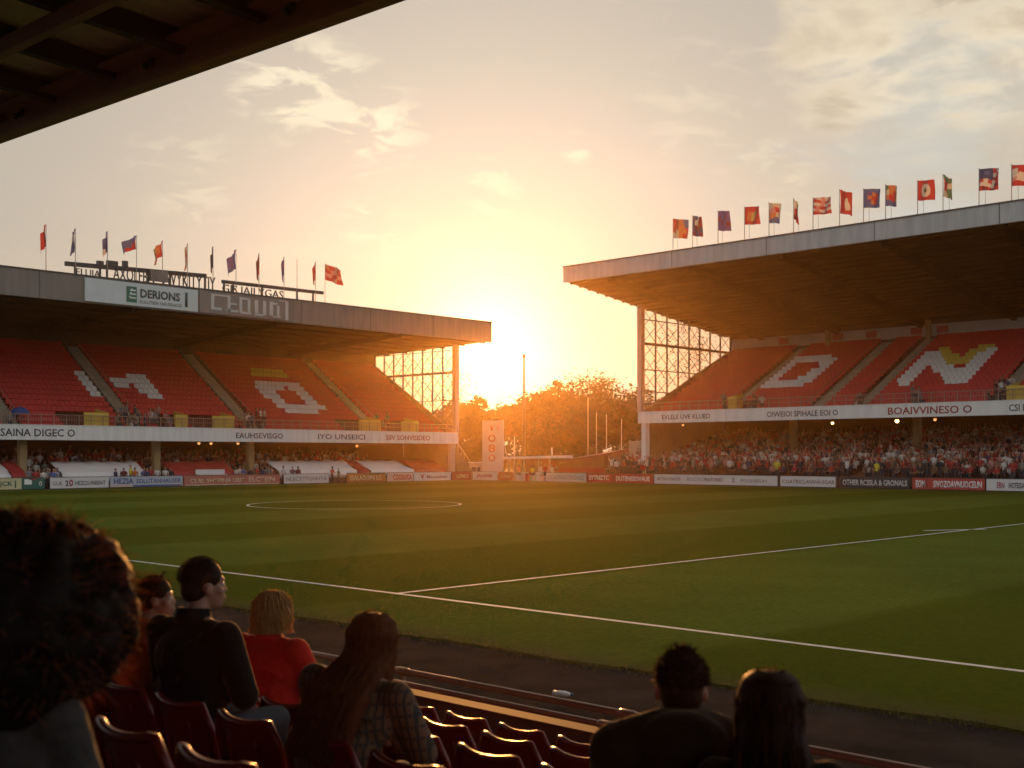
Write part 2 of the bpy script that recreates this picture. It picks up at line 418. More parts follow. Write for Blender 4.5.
# ------------------------------------------------------------------ the two far grandstands
def grandstand(P):
    sg = P['sg']; Ln = P['L']; E = empty(P['name'], P['loc'], P['rz']); tag(E, P['label'], 'grandstand')
    S = lambda t: sg * t
    d0, z0, d1, z1, n = P['rows']; run = (d1 - d0) / n; rise = (z1 - z0) / (n - 1)
    def W(s, d, z): return E_w @ Vector((s, d, z))
    E_w = Matrix.Translation(P['loc']) @ Matrix.Rotation(P['rz'], 4, 'Z')
    b0, b1 = P['bal']
    # upper terrace: stepped slab
    mb = MB(); prof = []
    for i in range(n): prof += [(d0 + i * run, z0 + (i - 1) * rise if i else z0 - .02), (d0 + i * run, z0 + i * rise), (d0 + (i + 1) * run, z0 + i * rise)]
    clean = []
    for p in prof:
        if not clean or (abs(p[0] - clean[-1][0]) + abs(p[1] - clean[-1][1])) > 1e-4: clean.append(p)
    A = [(S(0.05), d, z) for d, z in clean]; B = [(S(Ln), d, z) for d, z in clean]
    mb.grid([A, B], smooth=False)
    low = [(d1, z1 - .9), (d0, z0 - .45)]
    mb.grid([[(S(0.05), d, z) for d, z in low], [(S(Ln), d, z) for d, z in low]], 1, False)
    # end cheek
    mb.add([(S(0.05), d, z) for d, z in clean + low], [tuple(range(len(clean) + 2))], 0)
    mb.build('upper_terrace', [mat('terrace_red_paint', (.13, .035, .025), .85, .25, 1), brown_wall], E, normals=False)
    # floor behind the balcony
    mb = MB(); mb.box(S(0), S(Ln), .12, d0, b0 + .25, z0 - .02); mb.build('walkway', concrete, E)
    # balcony front
    mb = MB(); mb.box(S(-.25), S(Ln), 0, .12, b0, b1); mb.box(S(-.25), S(Ln), -.04, .16, b1 + .002, b1 + .06); mb.build('balcony_front', white_paint, E)
    for (u0, u1, txt, m, hf) in P['bal_text']:
        f = PY if P['rz'] == 0 else PX; pl = P['loc'][1] if P['rz'] == 0 else P['loc'][0]
        a = E_w.inverted() @ f(u0, 420, pl); b = E_w.inverted() @ f(u1, 420, pl)
        lettering(txt, abs(b.x - a.x), (b1 - b0) * hf, m, E, (a.x + b.x) / 2, -.004, (b0 + b1) / 2, .012)
    # railing
    mb = MB()
    for t in np.arange(.4, Ln, 1.05): mb.box(S(t) - .03, S(t) + .03, .03, .09, b1 + .06, b1 + .85)
    for t in np.arange(.4, Ln, .21): mb.box(S(t) - .008, S(t) + .008, .05, .07, b1 + .1, b1 + .8)
    mb.tube([(S(0), .06, b1 + .87), (S(Ln), .06, b1 + .87)], .035, 6); mb.tube([(S(0), .06, b1 + .48), (S(Ln), .06, b1 + .48)], .02, 6)
    mb.build('railing', mat('railing_paint', (.34, .22, .17), .5, .15, 3, metal=.2), E)
    # aisles
    for (t, w) in P['aisles']:
        mb = MB()
        for i in range(n):
            for h in (0, 1):
                mb.box(S(t) - w / 2, S(t) + w / 2, d0 + i * run + h * run / 2 + .002, d0 + (i + 1) * run + .001, z0 + i * rise + .003, z0 + i * rise + .006 + rise * .5 * (1 + h) * .98)
        for q in (-w / 2 - .04, w / 2 + .04):
            mb.beam((S(t) + q, d0, z0 + .95), (S(t) + q, d1, z1 + .95), .03, .03)
        mb.build('aisle_stairs', steps_m, E)
    # seats
    mbs = MB(); indiv = 0; rs = random.Random(5)
    for i in range(n):
        nt_ = int((Ln - 1.0) / .5)
        for k in range(nt_):
            t = .75 + k * .5
            if any(abs(t - a) < w / 2 + .22 for a, w in P['aisles']): continue
            if i < 3 and any(a - 1.0 < t < b + 1.0 for a, b in P['vom']): continue
            p = (S(t), d0 + i * run + run * .45, z0 + i * rise)
            c = 0
            for o_ in (-.2, .2):
                u, v = UV(W(p[0] + o_, p[1] + .25, p[2] + .7))
                for poly, hole, col in P['letters']:
                    if inpoly(u, v, poly) and not (hole and inpoly(*UV(W(p[0], p[1] + .25, p[2] + .7)), hole)): c = col
            if i == 0 and -20 < u < 1044 and indiv < 100:
                indiv += 1; link('seat', SEAT_ME[c], E, p)
            else:
                o = len(mbs.v); jz = rs.uniform(-.012, .012)
                mbs.v.extend([(x + p[0], y + p[1], z + p[2] + jz) for x, y, z in FS.v]); mbs.f.extend([tuple(q + o for q in f) for f in FS.f])
                mbs.m.extend([c] * len(FS.f)); mbs.sm.extend([False] * len(FS.f))
    o = mbs.build('seat_rows', [seat_red, seat_white, seat_yel], E, normals=False); o['kind'] = 'stuff'; o['label'] = P['seat_label']
    # yellow vomitory walls
    for (t0, t1) in P['vom']:
        mb = MB()
        mb.hexa([(S(t0), .25, b1 - .2), (S(t1), .25, b1 - .2), (S(t1), .4, b1 - .2), (S(t0), .4, b1 - .2)],
                [(S(t0), .25, b1 + 1.15), (S(t1), .25, b1 + 1.15), (S(t1), .4, b1 + 1.15), (S(t0), .4, b1 + 1.15)])
        mb.hexa([(S(t0), .4, b1 - .2), (S(t0) + .12, .4, b1 - .2), (S(t0) + .12, 2.6, b1 + .3), (S(t0), 2.6, b1 + .3)],
                [(S(t0), .4, b1 + 1.15), (S(t0) + .12, .4, b1 + 1.15), (S(t0) + .12, 2.6, z0 + 2.1), (S(t0), 2.6, z0 + 2.1)])
        mb.build('gangway_wall', yellow_panel, E)
    # rear wall with pale band
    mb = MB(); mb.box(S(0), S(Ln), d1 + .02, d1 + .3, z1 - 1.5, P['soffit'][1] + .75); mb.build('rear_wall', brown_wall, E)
    if P.get('band'):
        zb0, zb1 = P['band']; mb = MB(); mb.box(S(.3), S(Ln), d1 - .14, d1 - .03, zb0, zb1)
        bo = mb.build('rear_band', off_white, E)
        for t in P['band_marks']:
            q = MB(); q.box(S(t) - .55, S(t) + .55, d1 - .19, d1 - .145, zb0 + .25, zb1 - .2); q.build('band_plate', red_panel, bo)
        for t in P['band_posts']:
            q = MB(); q.box(S(t) - .22, S(t) + .22, d1 - .5, d1 - .2, z1 + .1, P['soffit'][1] + .25); q.build('roof_post', ochre, E)
    # roof
    df = P['df']; f0, f1 = P['fascia']; s0, s1 = P['soffit']; te = P['roof_end']
    mb = MB()
    mb.hexa([(S(te), df + .3, f0 + .12), (S(Ln), df + .3, f0 + .12), (S(Ln), d1 + .6, s1 + .25), (S(te), d1 + .6, s1 + .25)],
            [(S(te), df + .3, f1 - .1), (S(Ln), df + .3, f1 - .1), (S(Ln), d1 + .6, s1 + 1.3), (S(te), d1 + .6, s1 + 1.3)])
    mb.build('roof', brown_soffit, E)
    mb = MB(); mb.box(S(te) , S(Ln), df, df + .28, f0, f1)
    mb.box(S(te - .05), S(Ln), df - .06, df + .4, f1 + .002, f1 + .1, 1)
    for t in P['seams']: mb.box(S(t) - .03, S(t) + .03, df - .012, df - .002, f0 + .01, f1 - .01, 1)
    mb.build('fascia', [P['fascia_m'], dark_steel], E)
    mb = MB()
    def sz(d): return (f0 + .12) + (s1 + .25 - f0 - .12) * (d - df - .3) / (d1 + .3 - df)
    for d in np.arange(df + .9, d1, P['purlin']):
        mb.box(S(te + .1), S(Ln), d - .06, d + .06, sz(d) - .16, sz(d) - .01)
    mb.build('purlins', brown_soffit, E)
    for t in P['rafters']:
        mb = MB(); d_a, d_b = df + .5, d1 + .1
        mb.hexa([(S(t) - .2, d_a, sz(d_a) - .45), (S(t) + .2, d_a, sz(d_a) - .45), (S(t) + .2, d_a, sz(d_a) - .02), (S(t) - .2, d_a, sz(d_a) - .02)],
                [(S(t) - .2, d_b, sz(d_b) - .75), (S(t) + .2, d_b, sz(d_b) - .75), (S(t) + .2, d_b, sz(d_b) - .02), (S(t) - .2, d_b, sz(d_b) - .02)])
        mb.build('rafter', mat('rafter_paint', (.022, .016, .012), .8, .2, 1, spec=.1), E)
    # end column, glazed end screen
    mb = MB(); mb.box(S(-.02) - .26, S(-.02) + .26, -.1, .42, b1 + .05, sz(.1) - .02); mb.build('end_column', pink_col, E)
    mb = MB(); mb.box(S(.25) - .28, S(.25) + .28, .25, .8, 0, b0 + .3); mb.build('lower_column', P['end_col_m'], E)
    zr = lambda d: z0 + (z1 - z0) * max(0, d - d0) / (d1 - d0) + .75
    mb = MB(); dA, dB = .45, d1 - .1
    mb.hexa([(S(.02), dA, zr(dA) - 1.2), (S(.2), dA, zr(dA) - 1.2), (S(.2), dB, zr(dB) - 1.2), (S(.02), dB, zr(dB) - 1.2)],
            [(S(.02), dA, zr(dA)), (S(.2), dA, zr(dA)), (S(.2), dB, zr(dB)), (S(.02), dB, zr(dB))])
    mb.build('raked_parapet', mat('parapet_paint', (.26, .13, .09), .75, .2, 1), E)
    mb = MB(); nd = P['mull']
    for k in range(nd + 1):
        d = dA + (dB - dA) * k / nd
        if sz(d) - zr(d) > .1: mb.box(S(.06), S(.16), d - .085, d + .085, zr(d) - .05, sz(d))
    for z, w in P['transoms']:
        ds = [d for d in np.linspace(dA, dB, 80) if zr(d) < z < sz(d)]
        if ds: mb.box(S(.05), S(.17), min(ds), max(ds), z - w, z + w)
    rb = random.Random(9)
    for k in range(nd):       # thin cross bracing behind the panes
        da = dA + (dB - dA) * k / nd; db = dA + (dB - dA) * (k + 1) / nd; zs = zr(db)
        while zs < sz(db) - 1.2:
            mb.beam((S(.12), da, zs), (S(.12), db, zs + 1.5), .05, .05); mb.beam((S(.13), db, zs), (S(.13), da, zs + 1.5), .05, .05); zs += 1.5
    so = mb.build('end_screen', dark_steel, E)
    mb = MB(); ds = np.linspace(dA, dB, 14)
    A = [(S(.10), d, zr(d) - .02) for d in ds]; B = [(S(.10), d, max(zr(d), sz(d))) for d in ds]
    mb.grid([A, B], smooth=False); mb.build('glass_panes', glass_m, so, normals=False)
    # lower tier terrace
    l0, lz0, l1, lz1, ln, te2 = P['lower']; lr = (l1 - l0) / ln; lri = (lz1 - lz0) / (ln - 1)
    mb = MB()
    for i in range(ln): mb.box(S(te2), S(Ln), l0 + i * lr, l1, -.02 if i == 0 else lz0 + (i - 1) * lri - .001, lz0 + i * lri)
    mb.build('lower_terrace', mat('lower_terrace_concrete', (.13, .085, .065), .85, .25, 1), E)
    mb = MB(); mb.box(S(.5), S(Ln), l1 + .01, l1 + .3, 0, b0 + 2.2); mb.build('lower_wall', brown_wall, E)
    mb = MB(); mb.hexa([(S(.35), 1.0, 0), (S(.5), 1.0, 0), (S(.5), l1, 0), (S(.35), l1, 0)], [(S(.35), 1.0, b0 + .1), (S(.5), 1.0, b0 + .1), (S(.5), l1, b0 + .1 + (l1 - 1) * .42), (S(.35), l1, b0 + .1 + (l1 - 1) * .42)])
    mb.build('end_wall', mat('end_wall_render', (.24, .14, .08), .85, .2, .6), E)
    for t in P['columns']:
        mb = MB(); mb.box(S(t) - .3, S(t) + .3, P['col_d'], P['col_d'] + .5, 0, b0 + .24 + P['col_d'] * .42); mb.build('column', ochre, E)
    P['E'] = E; P['Ew'] = E_w; P['sz'] = sz; P['run'] = run; P['rise'] = rise; P['lr'] = lr; P['lri'] = lri
    return P

glass_m = bpy.data.materials.new('screen_glass'); glass_m.use_nodes = True
_t = glass_m.node_tree; _t.nodes.remove(_t.nodes['Principled BSDF'])
_a = _t.nodes.new('ShaderNodeBsdfTransparent'); _a.inputs[0].default_value = (.93, .90, .82, 1)
_g = _t.nodes.new('ShaderNodeBsdfGlossy'); _g.inputs['Roughness'].default_value = .08
_d = _t.nodes.new('ShaderNodeBsdfTranslucent'); _d.inputs[0].default_value = (.7, .6, .45, 1)
_m1 = _t.nodes.new('ShaderNodeMixShader'); _m2 = _t.nodes.new('ShaderNodeMixShader'); _m2.inputs[0].default_value = .10
_t.links.new(_a.outputs[0], _m2.inputs[1]); _t.links.new(_d.outputs[0], _m2.inputs[2])
_m1.inputs[0].default_value = .06; _t.links.new(_m2.outputs[0], _m1.inputs[1]); _t.links.new(_g.outputs[0], _m1.inputs[2])
_t.links.new(_m1.outputs[0], _t.nodes['Material Output'].inputs[0])

def t_left(u, v=413, Y=93): return 87.5 - PY(u, v, Y).x
def t_right(u, v=400, X=91): return 69.2 - PX(u, v, X).y
LEFT = grandstand(dict(end_col_m=pink_col, name='grandstand', label='left grandstand with a grey roof, red seats marked with pale letters and a white balcony', sg=-1, L=66, loc=(87.5, 92, 0), rz=0.0,
    rows=(.95, 4.5, 13.6, 12.3, 17), bal=(3.9, 5.06), df=-5.0, fascia=(14.5, 16.55), soffit=(14.5, 13.85), roof_end=-.3, fascia_m=taupe, purlin=3.1,
    rafters=[12, 26, 40, 54], seams=[8, 16, 24, 32, 40, 48], mull=8, transoms=[(14.0, .03), (11.6, .13), (8.6, .04)],
    aisles=[(t_left(382, 423), 1.1), (t_left(258, 416), 1.2), (t_left(139, 412), 1.15), (t_left(14, 405), 1.4)],
    vom=[(t_left(104), t_left(80)), (t_left(183), t_left(171)), (t_left(230), t_left(208)), (t_left(376), t_left(355)), (t_left(414), t_left(397))],
    seat_label='rows of red seats with pale letters picked out in white and yellow',
    letters=[([(73.6, 369), (82.5, 368.5), (103.5, 395.5), (92, 397)], None, 1),
             ([(109, 377.5), (129.5, 376), (127, 371.5), (139, 371), (162.5, 399.5), (151.5, 400), (137, 384.5), (114, 384.5)], None, 1),
             ([(257, 380.8), (292, 380), (322, 406.6), (316.5, 413), (289, 413), (257, 388)], [(271, 388), (289, 387.5), (307, 403.5), (291, 405)], 1),
             ([(251, 368.5), (282, 368.5), (285, 376), (253, 376)], None, 2)],
    bal_text=[(-30, 75, 'BIULIESAINA DIGEC O', navy_txt, .52), (236, 283, 'EAUHSEVISGO', navy_txt, .44), (318, 365, 'IYO UNSEICI', navy_txt, .44), (386, 430, 'SIIV SONVISIDEO', red_txt, .44)],
    lower=(.1, .45, 8.1, 1.9, 10, .6), columns=[t_left(u, 455, 93.2) for u in (24, 158, 252)], col_d=1.3))
RIGHT = grandstand(dict(end_col_m=white_paint, name='grandstand', label='right grandstand with pale grey roof edge, seats lettered D and N', sg=1, L=54, loc=(90, 69.2, 0), rz=rad(-90),
    rows=(.95, 6.2, 15.4, 12.95, 19), bal=(5.72, 6.78), df=-10.0, fascia=(18.25, 19.6), soffit=(18.2, 14.9), roof_end=-1.0, fascia_m=steel_grey, purlin=1.25,
    rafters=[4, 12.5, 21, 29.5, 38, 46.5], seams=[11, 20, 29, 38], mull=8, transoms=[(15.7, .05), (13.4, .13), (10.9, .05), (8.8, .05)],
    aisles=[(t_right(724, 405), .9), (t_right(811, 401), 1.1), (t_right(857, 400), 1.2), (t_right(993, 394), 1.3)],
    vom=[(t_right(732), t_right(741)), (t_right(1010), t_right(1030))],
    seat_label='rows of red seats with a white D and a white and yellow N',
    letters=[([(752.5, 390.5), (756.4, 386), (794.5, 357.5), (831, 355.5), (836, 360), (823.8, 370), (813.5, 378.8), (796, 386.2), (757.8, 389)], [(773, 381.2), (799, 363), (820.5, 362.4), (818.5, 365.9), (805.5, 374.2), (795.5, 380)], 1),
             ([(896, 382.8), (929.7, 349.6), (936, 349.6), (958.2, 371.5), (988, 347.4), (996, 346.7), (963.8, 383), (949, 383.5), (928.9, 361), (907.5, 385)], None, 1),
             ([(937.5, 349), (948.3, 348), (957.6, 358.6), (979.5, 346), (994, 345), (995.4, 347), (985, 348.8), (961, 364.5), (950.5, 364.5)], None, 2)],
    bal_text=[(662, 710, 'EVLELE UVE KLUED', navy_txt, .40), (767, 838, 'OIWEIOI SPIHALE EOI O', navy_txt, .46), (888, 972, 'BOAIVVINESO O', red_txt, .56), (1009, 1052, 'CSI RANCO', navy_txt, .5)],
    lower=(-.85, .75, 13.4, 3.75, 21, -4.2), columns=[t_right(u, 440, 96) for u in (792, 916, 1040)], col_d=6.0,
    band=(13.65, 14.75), band_marks=[6.5, 12.5, 16, 20.5, 23, 32, 36], band_posts=[t_right(828, 335, 105), t_right(928, 328, 105)]))
print('stands done', len(bpy.data.objects))

# ------------------------------------------------------------------ near stand: terrace, front wall, roof
ROWX = [5.45, 4.55, 3.65, 2.75, 1.85, .95, .05]; ROWZ = [.16, .38, .60, .82, 1.04, 1.20, 1.40]
NS = empty('grandstand', (0, 0, 0)); tag(NS, 'near grandstand at the viewpoint, dark roof overhead and maroon seats on concrete steps', 'grandstand')
mb = MB()
for i, (x, z) in enumerate(zip(ROWX, ROWZ)):
    mb.box(x - .10, (x + .80) if i else 6.2, -9, 24, -.02, z - .001 * i)
mb.box(-9, -.05, -9, 24, -.02, 1.70)
mb.build('terrace_steps', mat('terrace_concrete', (.13, .12, .11), .85, .3, 1.5, bump=.4), NS)
mb = MB(); mb.box(6.22, 6.46, -9, 24, -.02, .78); mb.build('front_wall', mat('front_wall_paint', (.13, .06, .045), .6, .25, 1.5), NS)
mb = MB(); mb.box(6.20, 6.48, -9, 24, .782, .805); mb.build('wall_coping', mat('coping_metal', (.14, .07, .045), .75, .2, 6, spec=.25), NS)
rail_m = mat('handrail_paint', (.34, .20, .14), .34, .2, 6, metal=.4)
mb = MB()
mb.tube([(6.43, -9, .91), (6.43, 24, .91)], .028, 10); mb.tube([(6.20, -9, .875), (6.20, 24, .875)], .024, 10)
mb.build('handrail', rail_m, NS)
for k in range(13):
    y = -6.7 + k * 2.35
    mb = MB(); mb.cap((6.43, y - .05, .91), (6.43, y + .05, .91), .036, None, 10)
    mb.beam((6.43, y, .81), (6.43, y, .90), .035, .035); mb.build('rail_post', rail_m, NS)
    mb = MB(); mb.cap((6.20, y - .05, .875), (6.20, y + .05, .875), .032, None, 10); mb.beam((6.20, y, .81), (6.20, y, .87), .03, .03); mb.build('rail_post', rail_m, NS)
dark_br = mat('dark_brown_steel', (.30, .13, .07), .6, .2, 2)
EX, EZ = 9.0, 8.12
mb = MB(); mb.box(EX - .10, EX, -12, 34, EZ, EZ + .74); mb.box(EX - .26, EX - .11, -12, 34, EZ - .002, EZ + .05); mb.box(EX - .42, EX - .11, -12, 34, EZ + .40, EZ + .46)
mb.build('edge_beam', dark_br, NS)
mb = MB(); P_ = []
for k in range(0, 440):
    y = -12 + k * .105; h = .0 if k % 4 < 2 else .045
    P_.append([(EX - .04, y, EZ + .62 + h), (-9.5, y, EZ + 1.7 + h)])
mb.grid(P_, smooth=False); mb.build('roof_sheeting', mat('roof_sheet_paint', (.72, .60, .38), .7, .2, 1), NS, normals=False)
for k in range(23):
    y = -11 + k * 2.0
    mb = MB(); mb.hexa([(EX - .12, y - .09, EZ + .30), (EX - .12, y + .09, EZ + .30), (EX - .12, y + .09, EZ + .60), (EX - .12, y - .09, EZ + .60)],
                       [(-9.4, y - .09, EZ + 1.35), (-9.4, y + .09, EZ + 1.35), (-9.4, y + .09, EZ + 1.68), (-9.4, y - .09, EZ + 1.68)]); mb.build('roof_beam', mat('roof_beam_paint', (.035, .026, .02), .7, .2, 2), NS)
for x in (7.1, 5.2, 2.0, -2, -6):
    mb = MB(); zz = EZ + .62 + (EX - .12 - x) * .0575; mb.box(x - .07, x + .07, -12, 34, zz - .52, zz - .30); mb.build('purlin', dark_br, NS)
for u in (22, 152, 292):
    p = PX(u, 60, EX - .12); mb = MB(); mb.box(EX - .16, EX - .105, p.y - .06, p.y + .06, EZ + .28, EZ + .52); mb.beam((EX - .16, p.y, EZ + .33), (EX - .3, p.y - .16, EZ + .22), .05, .05); mb.cap((EX - .3, p.y - .16, EZ + .22), (EX - .34, p.y - .22, EZ + .2), .05, .06, 8)
    mb.build('bracket', black_m, NS)
for o in NS.children:
    if o.name.split('.')[0] in ('edge_beam', 'roof_sheeting', 'roof_beam', 'purlin', 'bracket'):
        for v in o.data.vertices: v.co.z += (v.co.y - 15.4) * .0326
mb = MB(); mb.box(-9.8, -9.6, -12, 34, -.02, EZ + 1.3); mb.build('rear_wall', brown_wall, NS)
for y in (-9, 24):
    mb = MB(); mb.box(-9.6, 6.2, y - .2 if y < 0 else y + .002, y - .002 if y < 0 else y + .2, -.02, 3.2); mb.build('side_wall', brown_wall, NS)

# ------------------------------------------------------------------ near seats
seat_near = mat('maroon_plastic', (.17, .012, .010), .26, .12, 5, bump=.05, bscale=120)
bracket_m = mat('seat_bracket_steel', (.05, .045, .045), .4, .2, 6, metal=.7)
def near_seat_meshes():
    # backrest: curved shell with rounded shoulders, rolled rim; local: sitter faces +y, origin on the floor below the back
    nx, nz = 15, 12; fr = []; bk = []
    for j in range(nz):
        tz = j / (nz - 1); rowf = []; rowb = []
        for i in range(nx):
            a = -1 + 2 * i / (nx - 1)
            wz = .225 * (1 - .10 * (1 - tz)) * (1 - .10 * max(0, (tz - .8) / .2) ** 2)
            topz = .80 + .03 * abs(a) ** 2.2 - .075 * max(0, (abs(a) - .80) / .20) ** 2
            z = .43 + (topz - .43) * tz
            y = .02 - .085 * tz + .045 * a * a - .02 * (1 - tz) ** 2
            rowf.append((a * wz, y, z)); rowb.append((a * wz, y - .012, z))
        fr.append(rowf); bk.append(rowb)
    mb = MB(); mb.grid(fr); mb.grid([r[::-1] for r in bk])
    rim = [bk[j][0] for j in range(nz)] + bk[-1][1:-1] + [bk[j][-1] for j in range(nz - 1, -1, -1)]
    mb.tube([Vector(p) + Vector((0, .004, 0)) for p in rim], .017, 8)
    # moulded ribs on the back
    for a in (-.45, .45): mb.tube([bk[j][int(round((a + 1) / 2 * (nx - 1)))] for j in range(1, nz - 2)], .010, 6)
    back = mb.mesh('backrest', seat_near)
    mb = MB(); top = []; bot = []
    for j in range(9):
        t = j / 8; row = []; rb_ = []
        for i in range(11):
            a = -1 + 2 * i / 10; w = .215 * (1 - .08 * (t - .5) ** 2 - .06 * max(0, (t - .8) / .2) ** 2)
            z = .435 + .022 * a * a - .02 * math.sin(t * 3.1) + .012 * t - .03 * max(0, (t - .85) / .15) ** 2
            row.append((a * w, .03 + .41 * t, z)); rb_.append((a * w, .03 + .41 * t, z - .02))
        top.append(row); bot.append(rb_)
    mb.grid(top); mb.grid(bot)
    rim = [top[j][0] for j in range(9)] + top[-1][1:-1] + [top[j][-1] for j in range(8, -1, -1)]
    mb.tube([Vector(p) - Vector((0, 0, .01)) for p in rim], .013, 6)
    pan = mb.mesh('seat_pan', seat_near)
    mb = MB()
    for a in (-.15, .15):
        mb.beam((a, .02, 0), (a, .02, .42), .03, .045); mb.beam((a, .02, .40), (a, .36, .40), .025, .03)
    mb.box(-.18, .18, -.01, .05, .0, .012); mb.beam((-.2, .02, .41), (.2, .02, .41), .03, .03); mb.cap((-.205, -.012, .60), (-.205, -.002, .60), .012, None, 8); mb.cap((.205, -.012, .60), (.205, -.002, .60), .012, None, 8)
    fr_ = mb.mesh('frame', bracket_m)
    return back, pan, fr_
NSEAT = near_seat_meshes()
row_word = ['front row against the wall', 'second row from the wall', 'third row from the wall', 'fourth row from the wall', 'fifth row from the wall', 'sixth row from the wall']
ords = ['first', 'second', 'third', 'fourth', 'fifth', 'sixth', 'seventh', 'eighth', 'ninth', 'tenth', 'eleventh', 'twelfth', 'thirteenth', 'fourteenth', 'fifteenth', 'sixteenth', 'seventeenth', 'eighteenth', 'nineteenth', 'twentieth']
row_off = [.10, .35, .10, .10, .38, .22]
near_spots = []
sj = random.Random(12)
for r in range(6):
    x = ROWX[r]; z = ROWZ[r]; cand = []
    for k in range(-4, 26):
        y = k * .5 + row_off[r]; u, v = UV((x, y, z + .8)) if x * FW[0] + y * FW[1] > .4 else (-999, 0)
        if -60 < u < 1060 and v < 800: cand.append((u, y))
    cand.sort()
    for i, (u, y) in enumerate(cand): near_spots.append((r, i, x, y, z))
for (r, i, x, y, z) in near_spots:
    e = empty('stadium_seat', (x, y, z), rad(-90) + rad(sj.uniform(-1.2, 1.2)))
    tag(e, f'maroon plastic seat, {ords[min(i, 19)]} from the left in the {row_word[r]}', 'seat', 'maroon seats of the near stand')
    for me, nm in zip(NSEAT, ('backrest', 'seat_pan', 'frame')): link(nm, me, e)

# ------------------------------------------------------------------ advertising boards round the pitch
def colm(name, c, **k): return mat(name, c, .55, .07, 1.2, **k)
pale_board = colm('pale_board', (.62, .62, .62)); cream_board = colm('cream_board', (.55, .50, .30)); teal_board = colm('teal_board', (.02, .12, .10))
blue_board = colm('pale_blue_board', (.40, .46, .55)); red_board = colm('red_board', (.42, .05, .04)); brick_board = colm('brick_board', (.42, .15, .12)); grey_board = colm('grey_board', (.50, .49, .47))
ochre_board = colm('ochre_board', (.38, .17, .05)); pink_board = colm('pink_board', (.60, .42, .38)); maroon_board = colm('maroon_board', (.20, .03, .03)); dark_board = colm('dark_board', (.03, .035, .04))
blue_txt = mat('blue_lettering', (.06, .10, .26), .6, .05); grey_txt = mat('grey_lettering', (.22, .21, .22), .6, .05); brown_txt = mat('brown_lettering', (.20, .07, .04), .6, .05)
pale_txt = mat('pale_lettering', (.62, .55, .42), .6, .05)
BY, BX = 90.4, 88.2
def board(side, u0, u1, bm, texts, label, extra=None, h=.92):
    f, pl, rz = (PY, BY, 0.0) if side == 'L' else (PX, BX, rad(-90))
    a = f(u0, 480, pl); b = f(u1, 480, pl); w = (b - a).xy.length; c = (a + b) / 2
    e = empty('advertising_board', (c.x, c.y, .0), rz); tag(e, label, 'advertising board', 'advertising boards round the pitch')
    q = MB(); q.box(-w / 2 + .03, w / 2 - .03, 0, .08, .06, h); q.build('panel', bm, e)
    q = MB(); q.box(-w / 2 + .02, w / 2 - .02, -.02, .1, h + .002, h + .04)
    for s in (-1, 1): q.box(s * (w / 2 - .09), s * (w / 2 - .03), .082, .5, 0, .06); q.beam((s * (w / 2 - .06), .48, .03), (s * (w / 2 - .06), .1, h * .8), .05, .05)
    q.build('frame', dark_steel, e)
    for (t, m, cx_, cw, cz, ch, bo) in texts: lettering(t, cw * w, ch * h, m, e, (cx_ - .5) * w, -.004, cz * h, bo, ex=.008)
    for (m, x0, x1, z0_, z1_) in (extra or []):
        q = MB(); q.box((x0 - .5) * w, (x1 - .5) * w, -.010, -.002, z0_ * h, z1_ * h); q.build('printed_block', m, e)
board('L', -26, 22, cream_board, [('TJCK', green_txt, .62, .36, .5, .5, .02), ('I', green_txt, .86, .03, .5, .6, .02)], 'cream board with dark green letters at the far left of the touchline')
board('L', 22, 45, teal_board, [('O', white_txt, .8, .14, .5, .4, .02)], 'dark teal board with a pale patch beside the cream board', [(white_txt, .10, .42, .45, .9), (red_txt, .3, .6, .82, .93)])
board('L', 50, 109, pale_board, [('GUE', grey_txt, .12, .16, .5, .34, .01), ('2', black_m, .28, .05, .5, .5, .03), ('O', red_txt, .35, .07, .52, .6, .05), ('HEZCLUNBENT', navy_txt, .68, .52, .5, .36, .012)], 'white board with navy letters and a red round mark')
board('L', 110, 183, blue_board, [('HEZIA', blue_txt, .18, .26, .60, .5, .02), ('SOLUTANHAUSER', blue_txt, .66, .62, .58, .42, .01)], 'pale blue board with blue lettering and a darker lower band', [(pink_board, .01, .3, .08, .25), (blue_txt, .31, .98, .08, .22)])
board('L', 184, 280, brick_board, [('CLRL SHTPINR UEIT', pale_txt, .34, .56, .5, .40, .01), ('ELCTEIN', pale_txt, .80, .28, .55, .48, .01)], 'long brick red board with pale lettering', [(pale_txt, .01, .99, .08, .15)])
board('L', 284, 329, pale_board, [('NLECTTTGNHTA', grey_txt, .5, .90, .52, .42, .01)], 'short white board with grey lettering below the white seat cover')
board('L', 347, 386, ochre_board, [('GALADOIN LC', pale_txt, .48, .8, .5, .5, .01)], 'ochre board with pale letters beside the green bib')
board('L', 387, 413.5, pink_board, [('COODUCA', red_txt, .58, .7, .5, .6, .03)], 'pale pink board with red lettering')
board('L', 414, 451, pale_board, [('Mountainer', brown_txt, .62, .56, .5, .36, .01), ('V', red_txt, .22, .10, .55, .5, .06)], 'white board with a red emblem and brown lettering near the corner')
board('L', 452, 471, maroon_board, [('LCPNCS', pale_txt, .55, .6, .5, .4, .01)], 'small maroon board at the corner of the pitch')
board('R', 472.5, 497, pale_board, [('JAUDER', red_txt, .5, .66, .5, .46, .03)], 'white board with red letters below the tall banner')
board('R', 498, 513, maroon_board, [('CRM', pale_txt, .5, .6, .5, .36, .01)], 'plain maroon board between the banner and the kiosk')
board('R', 546, 586, grey_board, [('CONTRACTIONSS', grey_txt, .5, .9, .5, .46, .01)], 'grey white board with faint lettering right of the kiosk')
board('R', 587, 612, red_board, [('SYTNZTC', white_txt, .48, .8, .55, .5, .02)], 'short bright red board with white letters')
board('R', 613, 653, red_board, [('DUTENSSOVAUE', white_txt, .5, .84, .5, .48, .02)], 'bright red board with white letters below the stand corner')
